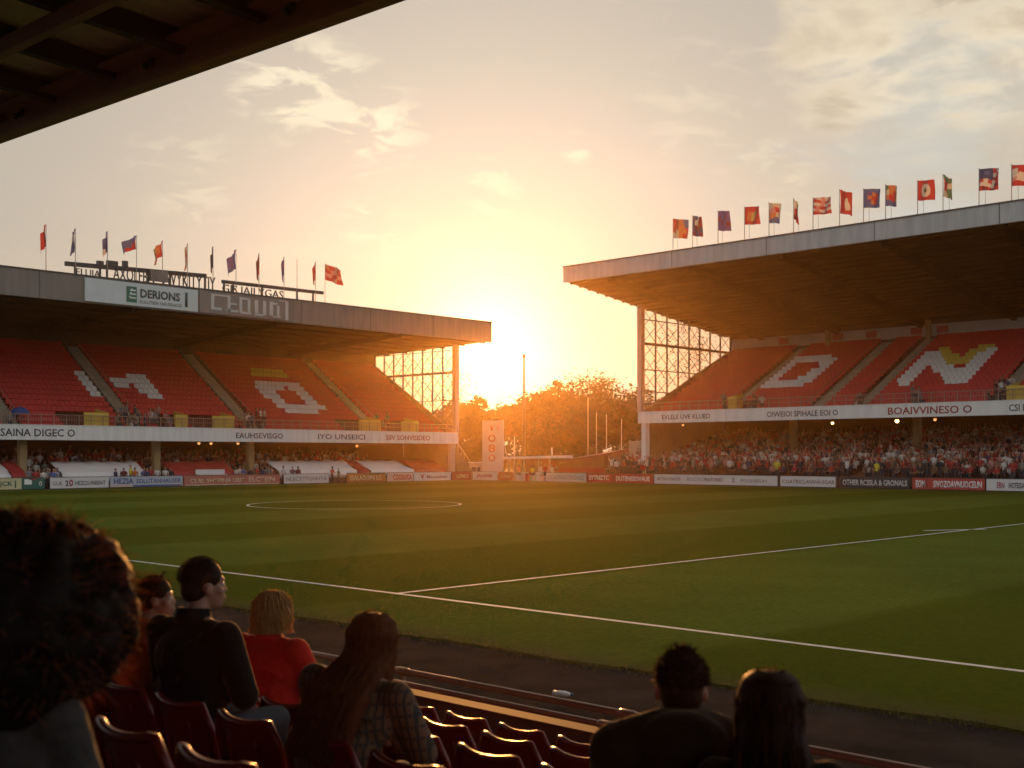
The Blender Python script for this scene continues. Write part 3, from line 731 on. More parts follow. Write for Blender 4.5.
board('R', 654, 777.5, pale_board, [('BETSOONCISS', brown_txt, .13, .2, .56, .3, .01), ('ROSCOC', grey_txt, .35, .13, .56, .34, .01), ('FRATORIES', navy_txt, .50, .15, .55, .34, .01), ('2', navy_txt, .66, .02, .55, .4, .02), ('POSSHEEUN', grey_txt, .82, .2, .5, .3, .01)], 'longest white board with several small names in grey')
board('R', 780, 837, pale_board, [('COATRICLANVAUIGAR', brown_txt, .5, .92, .5, .34, .01)], 'white board with one line of brown lettering', [(brown_txt, .975, .999, .06, .98)])
board('R', 840, 910, dark_board, [('OTHER RCSSLA & GRONALS', pale_board, .5, .92, .52, .50, .02)], 'black board with pale grey lettering')
board('R', 912, 985, red_board, [('SIVOZOAVNUOCEUN', white_txt, .63, .66, .5, .58, .03), ('EOM', white_txt, .12, .13, .5, .62, .04)], 'large red board with white letters and a white square mark', [(maroon_board, .205, .225, .06, .98)])
board('R', 986, 1062, pale_board, [('ERN', red_txt, .20, .10, .5, .5, .02), ('HOTEISAUN', navy_txt, .45, .28, .5, .46, .02)], 'white board with red and navy lettering at the right edge')

# ------------------------------------------------------------------ signs on the left roof edge
E = LEFT['E']
def sign(u0, u1, y, z0, z1, name, label, pm):
    a = PY(u0, 290, y); b = PY(u1, 290, y); w = b.x - a.x
    e = empty(name, ((a.x + b.x) / 2, y, z0)); tag(e, label, 'sign'); q = MB(); q.box(-w / 2, w / 2, 0, .09, 0, z1 - z0); q.build('panel', pm, e); return e, w, z1 - z0
e, w, h = sign(85, 198, 86.86, 14.62, 16.42, 'roof_sign', 'pale blue white sign with a green square and dark letters on the left roof edge', colm('pale_sign', (.56, .60, .60)))
q = MB(); bx = (129.5 - 141.5) / 113 * w
q.box(bx - .45, bx + .45, -.02, -.002, .25, 1.5); q.build('emblem', mat('emblem_green', (.03, .15, .09), .6, .1), e)
for k, zz in enumerate((.55, .85, 1.15)): q = MB(); q.box(bx - .15, bx + .36, -.035, -.022, zz, zz + .1); q.box(bx - .22 + .1 * k, bx - .1 + .1 * k, -.035, -.022, zz + .1, zz + .18); q.build('emblem_stripe', white_txt, e)
sign_txt = mat('dark_green_lettering', (.05, .075, .07), .6, .1)
lettering('DERIONS', w * .36, .70, sign_txt, e, (158.5 - 141.5) / 113 * w, -.006, h * .58, .03)
lettering('SULUTIEN HAUSEAIOS', w * .38, .26, sign_txt, e, (159 - 141.5) / 113 * w, -.006, h * .20, .0)
lettering('1', w * .025, 1.2, sign_txt, e, (185.5 - 141.5) / 113 * w, -.006, h * .5, .05)
e, w, h = sign(199.5, 289, 86.86, 14.62, 16.42, 'scoreboard', 'taupe scoreboard panel with large pale letters beside the white roof sign', mat('scoreboard_panel', (.23, .19, .16), .6, .1, 1))
lq = mat('pale_digits', (.50, .48, .45), .5, .05)
q = MB()
def seg(x0, x1, z0_, z1_): q.box(x0 * w - w / 2, x1 * w - w / 2, -.03, -.003, z0_ * h, z1_ * h)
for sgm in [(.12, .155, .18, .92), (.155, .235, .18, .30), (.155, .30, .84, .92), (.30, .33, .18, .92), (.33, .40, .50, .58), (.29, .42, .16, .26), (.43, .46, .2, .9), (.46, .53, .80, .9), (.52, .55, .2, .9), (.44, .56, .12, .22),
            (.60, .64, .16, .85), (.60, .70, .10, .20), (.695, .73, .16, .85), (.77, .81, .10, .85), (.81, .86, .72, .82), (.855, .885, .12, .70), (.77, .90, .10, .17), (.955, .99, .03, .97), (.88, .99, .92, .97)]: seg(*sgm)
q.build('display_letters', lq, e)
# letters and lamp bars standing on the roof
RY = 88.0; RZ = 16.55
def frame_run(u0, v0, u1, v1, nm, label, thick, posts):
    a = PY(u0, v0, RY); b = PY(u1, v1, RY); e = empty(nm, (a.x, RY, RZ)); tag(e, label, 'lamp bar' if nm == 'lamp_bar' else 'sign')
    q = MB(); q.beam((0, 0, a.z - RZ), (b.x - a.x, 0, b.z - RZ), .22, thick); q.build('beam', dark_steel, e)
    for u in posts:
        k = (u - u0) / (u1 - u0); x = PY(u, 275, RY).x - a.x; zt = a.z + (b.z - a.z) * k - RZ
        q = MB(); q.box(x - .07, x + .07, -.07, .07, -.35, zt); q.build('post', dark_steel, e)
    return e, a
e1, a1 = frame_run(65, 263.5, 206, 276, 'lamp_bar', 'long dark lamp bar on posts above the left roof, left of two', .34, [75, 100, 107, 148, 170, 205])
for u, w_ in ((100, .5), (112, .9), (125, .4)):
    p = PY(u, 263, RY); q = MB(); q.box(p.x - a1.x - w_ / 2, p.x - a1.x + w_ / 2, -.15, .15, PY(u, 267, RY).z - RZ, PY(u, 261, RY).z - RZ); q.build('lamp_housing', dark_steel, e1)
e2, a2 = frame_run(222, 281.5, 323, 293, 'lamp_bar', 'shorter dark lamp bar on posts above the left roof, right of two', .28, [224, 233, 262, 297, 313])
p0 = PY(150, 272, RY - .3); p1 = PY(167, 272, RY - .3); e = empty('equipment_box', ((p0.x + p1.x) / 2, RY - .3, RZ)); tag(e, 'dark rectangular box standing among the letters on the left roof', 'box')
q = MB(); q.box(-(p1.x - p0.x) / 2, (p1.x - p0.x) / 2, -.15, .15, .35, 1.28); q.build('casing', taupe, e); q = MB(); q.box(-.5, -.4, -.05, .05, -.4, .35); q.box(.4, .5, -.05, .05, -.4, .35); q.build('leg', dark_steel, e)
def roof_letters(u0, u1, txt, hgt, label):
    a = PY(u0, 275, RY - .15); b = PY(u1, 275, RY - .15); e = empty('rooftop_letters', ((a.x + b.x) / 2, RY - .15, RZ)); tag(e, label, 'sign'); w = b.x - a.x
    lettering(txt, w, hgt, dark_steel, e, 0, 0, hgt / 2 + .12, .0, ex=.08)
    q = MB(); q.box(-w / 2, w / 2, -.04, .04, .02, .10)
    for k in range(int(w / 1.2)): q.box(-w / 2 + k * 1.2, -w / 2 + k * 1.2 + .05, .0, .05, -.4, .03)
    q.build('support_rail', dark_steel, e)
roof_letters(113, 149, 'AXOLFBI', 1.02, 'dark roof letters between the first lamp bar and the box')
roof_letters(166, 215, 'WYKITYTIY', 1.15, 'tallest dark roof letters right of the equipment box')
roof_letters(76, 100, 'ELUIA', .55, 'small dark roof letters under the left end of the lamp bar')
roof_letters(222, 283, 'GIS IAILYGAS', .68, 'thin dark roof letters under the shorter lamp bar')

# ------------------------------------------------------------------ flags along both roofs
pole_m = mat('flag_pole_paint', (.40, .33, .28), .4, .1, 4)
FC = dict(r=(.42, .05, .045), o=(.46, .17, .07), b=(.10, .12, .25), n=(.06, .07, .15), w=(.56, .50, .42), y=(.50, .36, .12), g=(.10, .17, .10), m=(.18, .03, .04), p=(.50, .22, .20), c=(.50, .42, .30), v=(.13, .08, .22), k=(.03, .03, .03))
FM = {k: mat('flag_cloth_' + k2, FC[k], .8, .12, 4, transl=.45) for k, k2 in dict(r='red', o='orange', b='blue', n='navy', w='white', y='yellow', g='green', m='maroon', p='pink', c='cream', v='violet', k='black').items()}
def flag(base, h, w, fh, dr, pattern, label, rz, limp=0.0, sag=.15, poles=1, seed=0):
    e = empty('flag', base, rz); tag(e, label, 'flag', 'flags along the stand roofs')
    q = MB(); q.tube([(0, 0, -.3), (0, 0, h)], .028, 6); q.cap((0, 0, h), (0, 0, h + .03), .04, None, 6)
    q.build('flagpole', pole_m, e)
    if poles > 1: q = MB(); q.tube([(.45 * dr, .02, -.3), (.42 * dr, .02, h - fh + .1)], .015, 5); q.build('stay', pole_m, e)
    if not pattern: return
    keys = sorted(set(''.join(pattern))); rows, cols = len(pattern), len(pattern[0]); r = random.Random(seed)
    nx, nz = 28, 22; ph = r.uniform(0, 6); P = []
    for j in range(nz + 1):
        row = []
        for i in range(nx + 1):
            s = i / nx; t = j / nz
            x = dr * (s * w * (1 - limp) + .03); y = .17 * w * math.sin(s * 6.5 + ph + t * 1.8) * s ** .5 * (1 + limp)
            z = h - t * fh - sag * w * s - limp * fh * .55 * s * (1 - .2 * t) + .03 * math.sin(s * 7 + t * 2 + ph)
            if limp: x += dr * .06 * math.sin(s * 16 + t * 3) * (1 - s * .3); z -= limp * .25 * s * s
            row.append((x, y, z))
        P.append(row)
    mb = MB()
    def pick(j, i):
        s = (i + .5) / nx; t = (j + .5) / nz
        if len(pattern) == 7:      # a plain ring with a round centre
            q_ = math.hypot((s - .5) * 1.15, t - .5); return keys.index('w' if .20 < q_ < .34 else ('k' if q_ < .10 else ('c' if q_ <= .20 else 'r')))
        s += .06 * math.sin(t * 5 + ph); t += .06 * math.sin(s * 6 + ph * 2)
        return keys.index(pattern[min(rows - 1, max(0, int(t * rows)))][min(cols - 1, max(0, int(s * cols)))])
    mb.grid(P, mf=pick)
    mb.build('cloth', [FM[k] for k in keys], e, normals=False)
FY = 87.25
def lflag(u, vtop, vbase, w, fh, dr, pat, label, limp, sag=.12, seed=1):
    p = PY(u, vtop, FY); flag((p.x, FY, 16.6), p.z - 16.6, w, fh, dr, pat, label, 0, limp, sag, 1, seed)
lflag(46, 225, 268, .9, 1.55, -1, ['rr', 'mr', 'rr'], 'limp red flag at the far left of the left roof', .62, seed=1)
lflag(75.5, 229, 270, .8, 1.5, -1, ['bw', 'bb', 'nb'], 'limp blue flag with a pale edge above the lamp bar end', .62, seed=2)
lflag(107.5, 232, 273, .8, 1.5, -1, ['bb', 'bn', 'bw'], 'limp plain blue flag right of the pale edged blue one', .62, seed=3)
lflag(136.5, 236, 277, 1.5, 1.0, -1, ['bbb', 'rbb', 'rrb'], 'blue and red flag blowing open to the left on the left roof', .25, .3, seed=4)
lflag(162.5, 241, 279, 1.4, 1.2, -1, ['royo', 'rooy', 'rroo'], 'orange and red flag with a yellow tail above the equipment box', .40, .45, seed=5)
lflag(187.5, 244, 282, .7, 1.6, -1, ['co', 'oc', 'co'], 'limp cream and orange flag on the left roof', .66, seed=6)
lflag(213, 247, 285, .5, 1.6, -1, ['nk', 'nn'], 'narrow limp navy flag on the left roof', .75, seed=7)
lflag(236, 250, 288, 1.1, 1.5, -1, ['vbv', 'bvb', 'vbb'], 'violet flag drooping to a point on the left roof', .30, .55, seed=8)
lflag(259, 254, 290, .6, 1.7, -1, ['mk', 'mm', 'rm'], 'limp maroon flag on the left roof', .7, seed=9)
lflag(284, 257, 293, .7, 1.6, -1, ['vv', 'vb', 'bv'], 'limp violet flag above the shorter lamp bar', .66, seed=10)
lflag(297, 260, 296, .7, 1.6, -1, None, 'bare flagpole above the shorter lamp bar', 0)
lflag(315.5, 262, 298, .6, 1.6, -1, ['or', 'rr', 'oo'], 'limp orange red flag at the right end of the lamp bar', .6, seed=12)
lflag(325, 264, 300, 2.0, 1.45, 1, ['orpr', 'rppr', 'prrp', 'rrpr'], 'wide pink red flag blowing open to the right at the row end', 0, .16, seed=13)
FX = 80.3
def rflag(u, v0, v1, wpx, pat, label, sag=.12, limp=0.0, poles=2, seed=1):
    p = PX(u, v0, FX); q2 = PX(u, v1, FX); D = p.x * FW[0] + p.y * FW[1]
    w = wpx / FPX * D / .90; flag((FX, p.y, 19.7), p.z - 19.7, w, p.z - q2.z, 1, pat, label, rad(-90), limp, sag, poles, seed)
rflag(673, 219, 238, 15, ['rroob', 'rroob', 'rcoor', 'ccoro'], 'red and orange flag with a diagonal cream corner, first on the right roof', .18, seed=21)
rflag(692.5, 216, 236, 10, ['nnwm', 'nwcm', 'nmmn', 'mnnm'], 'navy and maroon flag with a pale mark, second on the right roof', .22, seed=22)
rflag(718, 211, 231, 12.5, ['vvvv', 'mbmv', 'vmbm', 'vvvv'], 'violet flag with faint maroon blocks on the right roof', .14, seed=23)
rflag(744.5, 207, 225, 16.5, ['rrrrr', 'roygr', 'royor', 'rrrrr'], 'red flag with a small yellow and green crest', .10, seed=24)
rflag(769, 203, 223, 11.5, ['cccc', 'pprc', 'oocc', 'bbbb'], 'cream, pink and blue striped flag on the right roof', .20, seed=25)
rflag(793.5, 199, 219, 8, ['cg', 'rm', 'mr'], 'narrow furled maroon flag on the right roof', .3, .35, seed=26)
rflag(813, 198, 215, 19, ['pwpwpw', 'rrprrp', 'wwpwww', 'rprrpr', 'wpwwpw', 'rrrrrr'], 'pink and white striped flag on the right roof', .08, seed=27)
rflag(839.5, 190, 213, 12, ['rrrr', 'rrwr', 'rrwr', 'rrrr'], 'plain red flag with a small white mark', .30, .05, 1, seed=28)
rflag(863.5, 189, 208, 16.5, ['bbbbb', 'bvorb', 'borrb', 'bvorb', 'bbbbb'], 'blue flag with a red and orange crest', .14, seed=29)
rflag(885.5, 185, 206, 11, ['gooc', 'coro', 'orro', 'bbbb'], 'orange flag with a blue lower band', .22, seed=30)
rflag(917.5, 181, 201, 15, ['rrrrrrr', 'rrwwwrr', 'rwckcwr', 'rwkmkwr', 'rwckcwr', 'rrwwwrr', 'rrrrrrr'], 'red flag with a white ring in the middle', .08, seed=31)
rflag(943, 175, 196, 8.5, ['gg', 'rc', 'rg', 'cg'], 'green, red and cream flag hanging at a slant', .45, .1, seed=32)
rflag(979, 169, 191, 18, ['nnnrw', 'nbnwr', 'nnnrr', 'rwrwr', 'wwwwm', 'rmrmr'], 'navy, red and white striped flag near the right edge', .10, seed=33)
rflag(1011.5, 165, 186, 24, ['rrrrr', 'wrrrp', 'wwrpr', 'pwwrr', 'rrrrr'], 'red flag with a white slanting patch at the right edge', .16, seed=34)

# ------------------------------------------------------------------ trees beyond the corner
bark = mat('bark', (.075, .055, .04), .9, .3, 3, bump=.5, bscale=12)
leaf_ms = [mat('leaves_olive', (.075, .060, .016), .7, .3, 1.5, transl=.5), mat('leaves_dark', (.050, .042, .014), .7, .3, 1.5, transl=.5), mat('leaves_russet', (.110, .060, .018), .7, .3, 1.5, transl=.5)]
def tree(name, base, H, cw, label, seed, n_leaf, leafs=.72, crown_lo=.25, kinds=(0, 1, 1), trunk_r=None, spread=1.0, top_flat=.5, twig_depth=4, clumps=60, group='trees beyond the corner of the pitch'):
    r = random.Random(seed); e = empty(name, base); tag(e, label, 'tree', group)
    tr = trunk_r or H * .022; q = MB(); tips = []
    def grow(p, d, ln, rr, depth):
        pts = [p]; rs = [rr]; c = p.copy(); dd = d.copy()
        for k in range(3):
            dd = (dd + Vector((r.gauss(0, .13), r.gauss(0, .13), r.gauss(.03, .07)))).normalized(); c = c + dd * ln / 3; pts.append(c.copy()); rs.append(rr * (1 - .16 * (k + 1)))
        q.tube(pts, rs, 6 if depth < 2 else 4, 0, True, depth == 0)
        if depth >= twig_depth: tips.append(c); return
        if depth >= twig_depth - 1: tips.append(pts[2])
        nb = r.choice((2, 3, 3)) if depth else r.choice((4, 5))
        a0 = r.uniform(0, 6.28)
        for k in range(nb):
            a = a0 + 6.28 * k / nb + r.gauss(0, .35); tilt = r.uniform(.35, .95) * (1.0 if depth else spread)
            ax = Vector((math.cos(a), math.sin(a), 0)); nd = (dd * math.cos(tilt) + (ax - dd * ax.dot(dd)).normalized() * math.sin(tilt)).normalized()
            grow(c if r.random() < .7 or depth == 0 else pts[2], nd, ln * r.uniform(.62, .86), rs[-1] * r.uniform(.55, .75), depth + 1)
        if depth < 2: grow(c, (dd + Vector((0, 0, .4))).normalized(), ln * .75, rs[-1] * .8, depth + 1)
    grow(Vector((0, 0, -.2)), Vector((r.gauss(0, .03), r.gauss(0, .03), 1)).normalized(), H * .30, tr, 0)
    # fit the branch tips to the wanted crown
    hi = sorted(t.z for t in tips)[int(len(tips) * .97)]; wx = sorted(abs(t.x) + abs(t.y) for t in tips)[int(len(tips) * .9)] * .72
    kz = H * .97 / hi; kx = (cw / 2) / max(wx, .1)
    def fit(p): t = min(1, max(0, p[2] / (H * .2))); return (p[0] * (1 + (kx - 1) * t), p[1] * (1 + (kx - 1) * t), p[2] * kz)
    q.v = [fit(p) for p in q.v]; q.build('trunk', bark, e, normals=False)
    if n_leaf:
        tips = [Vector(fit(t)) for t in tips]; lm = MB()
        low = crown_lo * H; cl = [t for t in tips if t.z > low * .8] or tips
        cl = [r.choice(cl) + Vector((r.gauss(0, cw * .03), r.gauss(0, cw * .03), r.gauss(0, H * .03))) for _ in range(clumps)] + [Vector((r.gauss(0, cw * .20), r.gauss(0, cw * .20), r.uniform(low, H * .8))) for _ in range(clumps // 2)]
        info = [(c, r.uniform(.05, .12) * cw, r.choice(kinds)) for c in cl]
        for k in range(n_leaf):
            c, s_, m = info[k % len(info)]
            p = c + Vector((r.gauss(0, s_), r.gauss(0, s_), r.gauss(0, s_ * .7)))
            if p.z < low * .6: p.z = low * .6 + r.random() * H * .2
            a = Vector((r.gauss(0, 1), r.gauss(0, 1), r.gauss(0, 1))).normalized(); b = a.orthogonal().normalized(); s2 = leafs * r.uniform(.5, 1.2)
            a = a * s2 * .5; b = b * s2 * .32
            lm.add([p - a, p + b, p + a, p - b], [(0, 1, 2, 3)], m)
        lm.build('crown', leaf_ms, e, normals=False)
    return e
def G(u, D): p = PD(u, 400, D); return (p.x, p.y, -.01)
def topz(v, D): return EYE + (V0 - v) * D / FPX
def trees():
    def T(u, D, v, wpx, label, seed, nl, **k): tree(k.pop('name', 'tree'), G(u, D), topz(v, D), wpx * D / FPX, label, seed, nl, **k)
    T(598, 168, 369, 86, 'tallest broad tree with an airy round crown left of the right stand', 11, 9500, kinds=(0, 1, 2), clumps=110, leafs=.44, crown_lo=.30)
    T(552, 176, 387, 46, 'rounded leafy tree on the left shoulder of the tallest tree', 12, 5000, crown_lo=.12)
    T(530, 170, 399, 50, 'dense dark tree behind the tall mast', 13, 5000, crown_lo=.06, kinds=(1, 1, 0))
    T(503, 178, 408, 44, 'low dense tree behind the tall white banner', 14, 4200, crown_lo=.05, kinds=(1, 0, 2))
    T(472, 172, 399, 34, 'round bushy tree just right of the left stand', 15, 3800, crown_lo=.06, kinds=(1, 0, 0))
    T(452, 180, 404, 40, 'bushy tree seen partly through the left glazed screen', 16, 3500, crown_lo=.08, kinds=(1, 2, 0))
    T(576, 160, 412, 60, 'wide low tree under the tallest crown', 17, 5200, crown_lo=.05, kinds=(1, 1, 2))
    T(618, 162, 402, 56, 'low dense tree beside the right stand end', 18, 5200, crown_lo=.05, kinds=(1, 0, 2))
    T(645, 172, 398, 48, 'leafy tree partly hidden behind the right stand', 19, 4500, crown_lo=.05, kinds=(0, 1, 2))
    T(548, 158, 424, 54, 'lowest dense tree right behind the kiosk', 20, 4000, crown_lo=.03, kinds=(1, 2, 1))
    for k, (u, D, v) in enumerate(((485, 192, 412), (515, 188, 408), (540, 196, 404), (566, 190, 402), (592, 196, 400), (618, 188, 404), (462, 196, 410), (640, 192, 402))):
        T(u, D, v, 46, f'rear row tree behind the others, {ords[k]} of the rear row', 60 + k, 2600, crown_lo=.03, kinds=(1, 1, 2), leafs=.95)
    T(502, 165, 379, 34, 'thin bare tree rising behind the banner', 31, 0, name='bare_tree', twig_depth=5, trunk_r=.16)
    T(463, 168, 364, 50, 'sparse tree with few leaves beside the left glazed screen', 32, 700, name='bare_tree', twig_depth=5, trunk_r=.2, leafs=.28)
    T(425, 165, 340, 70, 'bare branching tree seen through the left glazed screen', 33, 500, name='bare_tree', twig_depth=5, trunk_r=.26, leafs=.28)
    T(395, 172, 345, 60, 'bare tree behind the rear of the left glazed screen', 34, 300, name='bare_tree', twig_depth=5, trunk_r=.24, leafs=.28)
    T(676, 150, 300, 62, 'tall bare tree seen through the front of the right glazed screen', 35, 600, name='bare_tree', twig_depth=5, trunk_r=.28, leafs=.34)
    T(706, 156, 302, 62, 'tall bare tree seen through the rear of the right glazed screen', 36, 600, name='bare_tree', twig_depth=5, trunk_r=.28, leafs=.34)
trees()

# ------------------------------------------------------------------ corner: banner, kiosk, shelter, poles
def along_R(u, X): return PX(u, 440, X)
a = PX(482.5, 471, 92.5); b = PX(503, 471, 92.5); c = (a + b) / 2; bw = (b - a).xy.length; bh0 = PX(493, 471, 92.5).z; bh1 = PX(493, 420.5, 92.5).z
e = empty('tall_banner', (c.x, c.y, 0), rad(-90)); tag(e, 'tall white banner with red characters one above another by the corner', 'banner')
q = MB(); q.box(-bw / 2, bw / 2, -.05, .05, bh0 - .3, bh1); q.build('banner_cloth', mat('banner_cloth', (.62, .56, .54), .75, .06, 1.2, bump=.15, bscale=2), e)
q = MB()
for s in (-1, 1): q.tube([(s * (bw / 2 - .05), .1, 0), (s * (bw / 2 - .05), .1, bh1 + .05)], .05, 8); q.beam((s * (bw / 2 - .05), .1, bh1 * .7), (s * (bw / 2 - .05), 1.3, .02), .06, .06)
q.box(-bw / 2, bw / 2, .06, .13, bh1 - .1, bh1); q.build('frame', galv, e)
hh = bh1 - bh0
for ch, k, s in (('I', .86, .11), ('O', .65, .16), ('8', .45, .16), ('O', .26, .14)):
    lettering(ch, bw * (.10 if ch == 'I' else .36), hh * s, red_txt, e, -bw * .02, -.056, bh0 + hh * k, .02, name='character')
q = MB(); q.box(bw * .20, bw * .36, -.058, -.052, bh0 + hh * .80, bh0 + hh * .92); q.build('printed_block', pink_board, e)
# kiosk with a flat white canopy
KX = 93.5
a = PX(511, 457, KX); b = PX(557, 457, KX); kw = (b - a).xy.length; c = (a + b) / 2; kz = a.z
e = empty('kiosk', (c.x, c.y, 0), rad(-90)); tag(e, 'open kiosk with a flat white canopy between the banner and the red shelter', 'kiosk')
q = MB(); q.hexa([(-kw / 2, -1.2, kz - .22), (kw / 2, -1.2, kz - .12), (kw / 2, 2.6, kz - .12), (-kw / 2, 2.6, kz - .22)], [(-kw / 2, -1.2, kz + .02), (kw / 2, -1.2, kz + .14), (kw / 2, 2.6, kz + .2), (-kw / 2, 2.6, kz + .08)]); q.build('canopy', white_paint, e)
for s in (-.42, -.1, .22, .46): q = MB(); q.box(s * kw - .06, s * kw + .06, -.9, -.78, 0, kz - .2); q.build('post', galv, e)
q = MB(); q.box(-kw / 2 + .1, kw / 2 - .1, 2.3, 2.5, 0, kz - .2); q.build('back_wall', mat('kiosk_wall', (.22, .09, .05), .7, .25, 1), e)
q = MB(); q.box(kw * .16, kw * .44, -.2, .5, 0, 1.25); q.box(kw * .15, kw * .45, -.3, .6, 1.252, 1.32); q.build('counter', off_white, e)
for k, (x, m) in enumerate(((.1, red_panel), (.33, pale_board), (-.2, ochre))): q = MB(); q.box(x * kw - .5, x * kw + .5, 2.2, 2.28, .8, 2.0); q.build('notice', m, e)
q = MB(); q.tube([(kw / 2 - .1, -.7, kz), (kw / 2 - .1, -.7, kz + 1.0)], .09, 6); q.build('vent_pipe', white_paint, e)
rg = random.Random(4)
for k in range(7):
    u = 515 + k * 4.6 + rg.uniform(-1, 1); p = PX(u, 470, 90.0); hgt = rg.uniform(.5, .9); g = empty('goods_box', (p.x, p.y, 0), rad(-90 + rg.uniform(-15, 15)))
    tag(g, ['pale box', 'white box', 'pink box', 'small red box', 'cream box', 'grey box', 'pale pink box'][k] + f' standing in front of the kiosk, {ords[k]} from the left', 'box', 'boxes in front of the kiosk')
    q = MB(); q.box(-.28, .28, -.2, .2, 0, hgt); q.build('carton', [off_white, pale_board, pink_board, red_panel, cream_board, grey_board, pink_board][k], g); q = MB(); q.box(-.30, .30, -.22, .22, hgt + .002, hgt + .06); q.build('lid', [pale_board, grey_board, pale_board, maroon_board, off_white, pale_board, maroon_board][k], g)
# red roofed shelter
SX = 96.0
a = PX(563, 455, SX); b = PX(613, 455, SX); sw = (b - a).xy.length; c = (a + b) / 2
e = empty('shelter', (c.x, c.y, 0), rad(-90)); tag(e, 'low shelter with a sloping red roof next to the crowded corner', 'shelter')
za = PX(565, 459, SX).z; zb = PX(612, 451, SX).z
q = MB(); q.hexa([(-sw / 2, -1.5, za - .5), (sw / 2, -1.5, zb - .5), (sw / 2, 3, zb + .1), (-sw / 2, 3, za + .1)], [(-sw / 2, -1.5, za - .3), (sw / 2, -1.5, zb - .3), (sw / 2, 3, zb + .3), (-sw / 2, 3, za + .3)]); q.build('roof', mat('red_roof_sheet', (.30, .06, .04), .6, .2, 1), e)
q = MB(); q.hexa([(-sw / 2 + .1, -1.3, 0), (sw / 2 - .1, -1.3, 0), (sw / 2 - .1, 2.7, 0), (-sw / 2 + .1, 2.7, 0)], [(-sw / 2 + .1, -1.3, za - .52), (sw / 2 - .1, -1.3, zb - .52), (sw / 2 - .1, 2.7, zb + .02), (-sw / 2 + .1, 2.7, za + .02)]); q.build('wall', mat('shelter_wall', (.34, .10, .04), .7, .2, 1), e)
q = MB(); q.box(-sw / 2 + .1, sw / 2 - .1, -1.34, -1.302, .9, 1.3); q.build('wall_stripe', red_panel, e)
# concrete stair ramp at the end of the left stand, low white cabin
p = Vector((87.6, 92.4, 0)); e = empty('stair_ramp', p); tag(e, 'brown concrete stair ramp sloping down from the end of the left stand', 'stairs')
q = MB(); q.hexa([(.4, 0, 0), (3.6, 0, 0), (3.6, 0, .5), (2.4, 0, 1.2), (.4, 0, 3.2)], [(.4, 1.6, 0), (3.6, 1.6, 0), (3.6, 1.6, .5), (2.4, 1.6, 1.2), (.4, 1.6, 3.2)]); q.build('ramp_wall', mat('ramp_concrete', (.22, .15, .10), .85, .25, 1), e)
q = MB(); q.tube([(.5, .1, 4.0), (2.4, .1, 2.0), (3.5, .1, 1.3)], .04, 6)
for x, z in ((.6, 3.1), (1.5, 2.2), (2.4, 1.2), (3.4, .6)): q.tube([(x, .1, z - .1), (x, .1, z + .82)], .03, 6)
q.build('handrail', galv, e)
a = PX(469, 462, 96); b = PX(483, 462, 96); c = (a + b) / 2; w = (b - a).xy.length; e = empty('cabin', (c.x, c.y, 0), rad(-90)); tag(e, 'low pale cabin half hidden behind the tall banner', 'cabin')
q = MB(); q.box(-w / 2, w / 2, 0, 2.2, 0, a.z - .1); q.build('wall', off_white, e); q = MB(); q.box(-w / 2 - .1, w / 2 + .1, -.1, 2.3, a.z - .098, a.z); q.build('roof', white_paint, e); q = MB(); q.box(-w * .3, w * .3, -.02, -.002, .8, 1.3); q.build('window', dark_board, e)
# mast and thin poles
def pole(u, D, vt, r, name, label, m, arms=False):
    g = G(u, D); e = empty(name, g); h = topz(vt, D); tag(e, label, 'pole', 'poles beyond the corner' if not arms else None)
    q = MB(); q.tube([(0, 0, 0), (0, 0, h * .5), (0, 0, h)], [r, r * .8, r * .55], 8); q.build('shaft', m, e)
    q = MB(); q.box(-r * 2, r * 2, -r * 2, r * 2, 0, .12); q.build('base_plate', dark_steel, e)
    q = MB(); q.cap((0, 0, h), (0, 0, h + r), r * .9, None, 8); q.build('pole_cap', dark_steel, e)
pole(524, 150, 357, .20, 'mast', 'tallest dark mast standing alone before the trees', dark_steel, True)
wp = mat('white_pole_paint', (.50, .42, .36), .5, .1, 2)
for u, v, lb in ((588, 397, 'leftmost of the four pale poles'), (596.5, 412, 'second from left of the four pale poles'), (606.5, 414, 'third from left of the four pale poles'), (621.5, 418, 'rightmost of the four pale poles, near the stand')):
    pole(u, 140, v, .075, 'pole', lb, wp)
pole(514.5, 141, 436, .09, 'pole', 'short thin pole left of the tall mast', wp)
# low fence wall near the right stand end
a = PX(630, 445, 95); b = PX(640, 445, 95); e = empty('panel_fence', ((a.x + b.x) / 2, (a.y + b.y) / 2, 0), rad(-90)); tag(e, 'pale panel fence beside the white column of the right stand', 'fence'); w = (b - a).xy.length
q = MB(); q.box(-w / 2, w / 2, 0, .12, 0, a.z + .4); q.build('panel', off_white, e); q = MB(); q.box(-w / 2 - .1, -w / 2, -.03, .16, 0, a.z + .5); q.box(w / 2, w / 2 + .1, -.03, .16, 0, a.z + .5); q.build('fence_post', galv, e)

